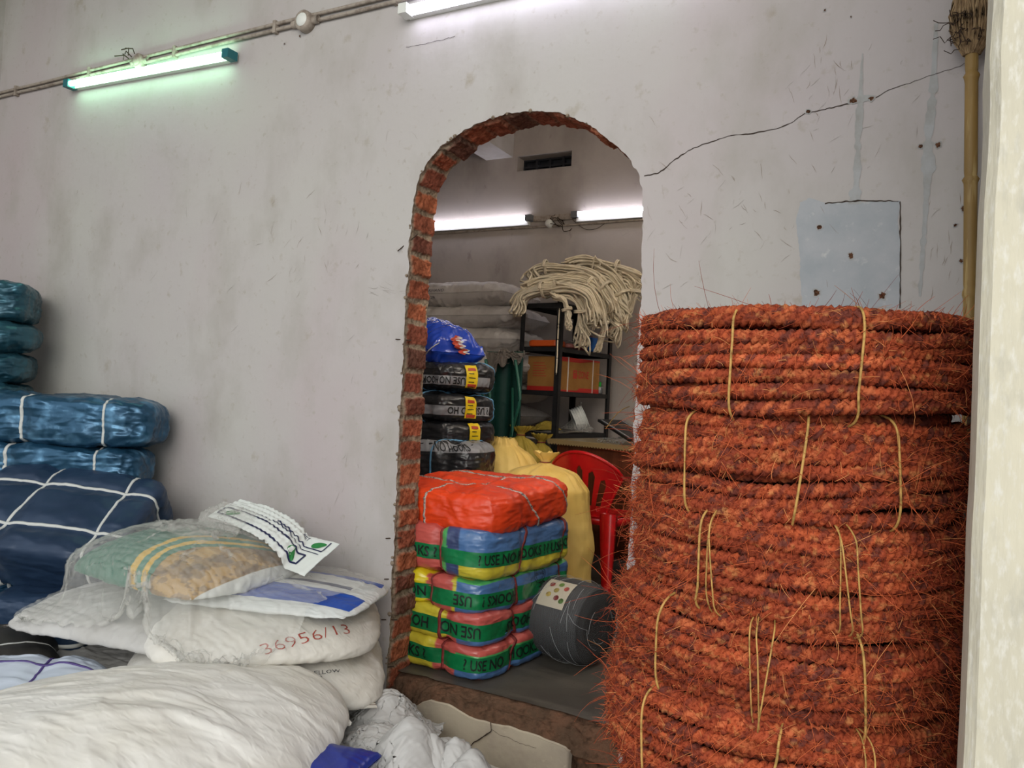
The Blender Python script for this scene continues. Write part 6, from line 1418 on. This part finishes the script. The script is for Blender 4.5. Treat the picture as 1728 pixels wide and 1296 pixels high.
# cotton rope hanks
m_cot = mat('cotton_rope', 'E6DAC0', .85, spec=.15, noise=[(14, 'D0C2A6', .4, .65, 4), (5, 'C6BDAA', .45, .75, 3)], bump=[((160, 160, 160), .6, .003, 'noise')])
def catmull(p, n):
    p = np.asarray(p, float); p = np.r_[[2 * p[0] - p[1]], p, [2 * p[-1] - p[-2]]]; m_ = len(p) - 3; t_ = np.linspace(0, m_ - 1e-6, n); i = t_.astype(int); f = (t_ - i)[:, None]
    a, b, c, d = p[i], p[i + 1], p[i + 2], p[i + 3]; return .5 * ((2 * b) + (c - a) * f + (2 * a - 5 * b + 4 * c - d) * f ** 2 + (3 * b - a - 3 * c + d) * f ** 3)
def hank(label, pts, ys, seed, ns=12, br=.034, rr=.0066, grp='cotton rope hanks heaped on top of the rack'):
    rng = np.random.default_rng(seed); ys = np.interp(np.linspace(0, 1, len(pts)), np.linspace(0, 1, len(ys)), ys)
    cp = [PY(a, b, y) for (a, b), y in zip(pts, ys)]; C_l = catmull(cp, 46); T, A, B = frames(C_l)
    w = .55 + .6 * np.abs(np.linspace(-1, 1, 46)) ** 1.5
    mb = MB()
    for k in range(ns + 4):
        loose = k >= ns and ns > 9
        a0 = rng.uniform(0, 2 * PI); q = br * (math.sqrt(rng.random()) if not loose else rng.uniform(1.2, 1.7)); a1 = a0 + rng.normal() * .8; e0, e1 = int(rng.integers(0, 6)), int(rng.integers(0, 7))
        o = lambda a_: (w[:, None] * q * (np.cos(a_ + 1.1 * n1(np.arange(46) * .09 + k * 3, seed)[:, None]) * A + np.sin(a_) * B)) + .012 * np.stack([n1(np.arange(46) * .2, seed + k * 3 + j) for j in range(3)], 1)
        Pa = (C_l + o(a0))[e0:46 - e1]; Pb = (C_l + o(a0 + PI * .8))[e0:46 - e1][::-1]
        P = catmull(np.r_[Pa[::3], [Pa[-1] + T[-1] * rng.uniform(.012, .035) * (2.2 if loose else 1) - np.array([0, 0, .03 if loose else 0])], Pb[::3], [Pb[-1] - T[0] * rng.uniform(.012, .035)], Pa[:1]], 70)
        tube(mb, P, rr * rng.uniform(.9, 1.1), 6, False)
    t = thing('rope_hank', label, 'rope hank', base_of(mb), grp); part('rope_loops', mb, m_cot, t)
    m2 = MB(); k = 46 // 2 + int(rng.integers(-6, 6)); a = np.linspace(0, 2 * PI * 2, 30); tube(m2, C_l[k] + (br + .010) * (np.cos(a)[:, None] * A[k] + np.sin(a)[:, None] * B[k]) + T[k] * np.linspace(-.01, .01, 30)[:, None], rr, 6); part('binding_turns', m2, m_cot, t)
HK = [
 ('cotton rope hank drooping over the rack\'s left front edge', [(872, 528), (880, 505), (900, 492), (945, 486), (985, 492), (998, 515), (1003, 548)], (2.36, 2.45), 14),
 ('cotton rope hank at the upper left of the heap with a curled end', [(898, 478), (903, 458), (925, 452), (965, 455), (1000, 466), (1020, 492)], (2.5, 2.6), 15),
 ('cotton rope hank along the top of the heap reaching the doorway edge', [(958, 452), (985, 442), (1020, 448), (1055, 457), (1075, 470), (1070, 492)], (2.7, 2.85), 14),
 ('cotton rope hank lying across the middle of the heap', [(888, 490), (915, 476), (955, 470), (990, 478), (1010, 500), (1018, 540)], (2.42, 2.6), 15),
 ('cotton rope hank hanging down in front of the blue box', [(930, 492), (962, 492), (980, 512), (984, 545), (982, 582)], (2.40, 2.5), 10),
 ('cotton rope hank hanging at the rack\'s right corner with long loops', [(990, 468), (1012, 482), (1030, 512), (1042, 545), (1032, 568)], (2.6, 2.7), 14),
 ('cotton rope hank curled at the far right of the heap', [(1045, 470), (1066, 476), (1068, 500), (1056, 522), (1040, 530)], (2.8, 2.8), 12),
 ('short cotton rope hank with a knotted tassel beside the corner post', [(935, 500), (952, 508), (958, 530), (960, 552)], (2.36, 2.38), 8),
 ('cotton rope hank looped over the right shelf end', [(1002, 458), (1030, 470), (1048, 492), (1052, 518), (1046, 545)], (2.7, 2.75), 13),
 ('cotton rope hank ending in thin dangling tails past the blue box', [(995, 490), (1012, 515), (1020, 545), (1014, 575), (1008, 590)], (2.5, 2.58), 7),
 ('cotton rope hank at the back under the pile', [(905, 492), (950, 482), (1000, 484), (1045, 490), (1062, 505)], (2.75, 2.9), 12),
 ('cotton rope hank filling the centre of the heap', [(940, 478), (975, 466), (1010, 476), (1028, 500), (1034, 530)], (2.52, 2.6), 13)]
for i, (lb, pts, ys, ns) in enumerate(HK): hank(lb, pts, ys, 330 + i * 11, ns, .022 if ns < 9 else .046)
mb = MB(); p = PY(943, 535, 2.39); P = np.stack([p[0] + .004 * n1(np.linspace(0, 4, 40), 3), np.full(40, p[1]), np.linspace(PY(943, 520, 2.39)[2], PY(943, 632, 2.39)[2], 40)], 1); tube(mb, P, .005, 6)
single('rope_tail', mb, m_cot, 'single cotton rope tail hanging down along the corner post', 'rope')

# white sacks at the back
m_sk = mat('dusty_white_sack', 'D6D1CC', .6, spec=.3, noise=[(4, 'C2BCB6', .4, .65, 4), (9, '8E8680', .62, .84, 4)], bump=[((22, 30, 22), .35, .012, 'ridge')])
zt_ = [PY(780, y, 2.62)[2] for y in (478, 517, 553, 594, 640)]; lbl = ['top dusty white sack of the back stack, with faint marker writing', 'second dusty white sack down the back stack', 'third dusty white sack down the back stack, beside the rack', 'fourth dusty white sack down the back stack, behind the green trolley']
G5 = 'white sacks stacked at the back of the inner room'; src = None
for i in range(4):
    h = zt_[i] - zt_[i + 1]; mb = MB(); sack_mesh(mb, (.98, 1.10, 1.14, 1.25)[i], .56, h * 1.22, 350 + i, 0, 110, 70, .020, fill=.42, wfreq=.8); mb.xf(place(Rz(-.06 + .03 * i), (-3.12 + (.0, .03, .02, .06)[i], 2.78, zt_[i] - h / 2)))
    t = thing('woven_sack', lbl[i], 'sack', (-3.12, 2.78, zt_[i] - h), G5); part('sack_cloth', mb, m_sk, t)
    if i == 0:
        g0 = mb.v[0].reshape(110, 70, 3); v, fc = text_mesh('UTTARAKHAND', .045, .03, .9); v2, fc2 = text_mesh('U2R', .045, .03, 1.0)
        s = MB()
        for vv, ff, ox, pz in ((v, fc, -.36, .52), (v2, fc2, -.22, .40)):
            X = vv[:, 0] + ox; y_f = 2.5; xw = -3.12 + X; base_z = zt_[0] - h / 2 + (vv[:, 1] - .02) * .7 + (pz - .46) * .45
            # nearest cloth point in front view
            front = g0.reshape(-1, 3); allv = np.concatenate(mb.v); P3_ = []
            for a_, z_ in zip(xw, base_z):
                d = (allv[:, 0] - a_) ** 2 + (allv[:, 2] - z_) ** 2; k = d < d.min() + .0006; P3_.append((a_, allv[k, 1].min() - .004, z_))
            s.add(np.array(P3_), ff)
        part('marker_writing', s, mat('faint_marker', '5A5560', .7), t, False, 'faint handwritten marker letters')
    src = t
zl = zt_[4]; kk = 0; nm_ = ['fifth', 'sixth', 'seventh', 'eighth', 'ninth', 'tenth', 'eleventh', 'lowest']; hh_ = zl / 7
for i in range(7):
    mb = MB(); sack_mesh(mb, 1.15, .60, hh_ * 1.12, 360 + i, 0, 40, 30, .010, fill=.4); mb.xf(place(Rz(.04 * (-1) ** i), (-3.08, 2.80, zl - hh_ * (i + .5)))); t = thing('woven_sack', nm_[i] + ' dusty white sack from the top of the back stack', 'sack', (-3.08, 2.80, zl - hh_ * (i + 1)), G5); part('sack_cloth', mb, m_sk, t)

# green trolley with cloths
m_grn = mat('green_painted_steel', '1E5A4A', .4, spec=.5); m_dgr = mat('dark_green_tarpaulin', '0E3A32', .55, spec=.3, bump=[((10, 10, 10), .4, .02, 'ridge')]); m_gcl = mat('grey_brown_cloth', '6A625A', .9, bump=[((30, 30, 30), .4, .006, 'noise')])
tc = PY(842, 700, 2.12); t = thing('hand_trolley', 'green steel hand trolley standing upright with dark green sheet panel', 'trolley', (tc[0], tc[1], 0))
x0, x1 = PY(818, 640, 2.08)[0], PY(868, 640, 2.08)[0]; z1 = PY(842, 598, 2.12)[2]
for x, s_ in ((x0, -1), (x1, 1)):
    mb = MB(); tube(mb, catmull([(x, 2.08, .0), (x, 2.08, .55), (x + .0, 2.07, .80), (x + .075, 2.02, 1.02), (x + .055, 2.04, 1.14), (x, 2.08, z1 - .04)], 40), .011, 8); part('side_tube', mb, m_grn, t)
    mb = MB(); tube(mb, np.array([(x + .03, 2.0, .62), (x + .06, 1.97, .85), (x + .02, 2.02, 1.12)]), .009, 8); part('grip_bar', mb, m_grn, t)
for z_ in (.20, .62): mb = MB(); tube(mb, np.array([(x0, 2.08, z_), (x1, 2.08, z_)]), .009, 8); part('cross_bar', mb, m_grn, t)
mb = MB(); solid_grid(mb, lambda U, V: np.stack([x0 - .02 + (x1 - x0 + .06) * U, 2.13 + .04 * np.sin(U * PI * 1.3) + .012 * np.sin(U * 14), .55 + (z1 - .53) * V], -1), 40, 30, .006); part('sheet_panel', mb, m_dgr, t)
for x in (x0, x1): mb = MB(); lathe(mb, [(0, -.02), (.09, -.02), (.10, -.012), (.10, .012), (.09, .02), (0, .02)], 24, 0, (1, 1, 1), Ry(PI / 2), (x, 2.16, .10)); part('wheel', mb, m_blk3, t)
P_g2 = drape(.36, .30, 44, ((x0 + x1) / 2 + .03, 2.10, z1 + .06), .2, lambda x, y: np.where(np.abs(y - 2.13) < .035, z1 + .012, .9), 371, .95, .02, 170, bend=.05)
single('grey_cloth', cloth_mb(upsample(P_g2)), m_gcl, 'grey-brown cloth draped over the top of the green trolley', 'cloth')
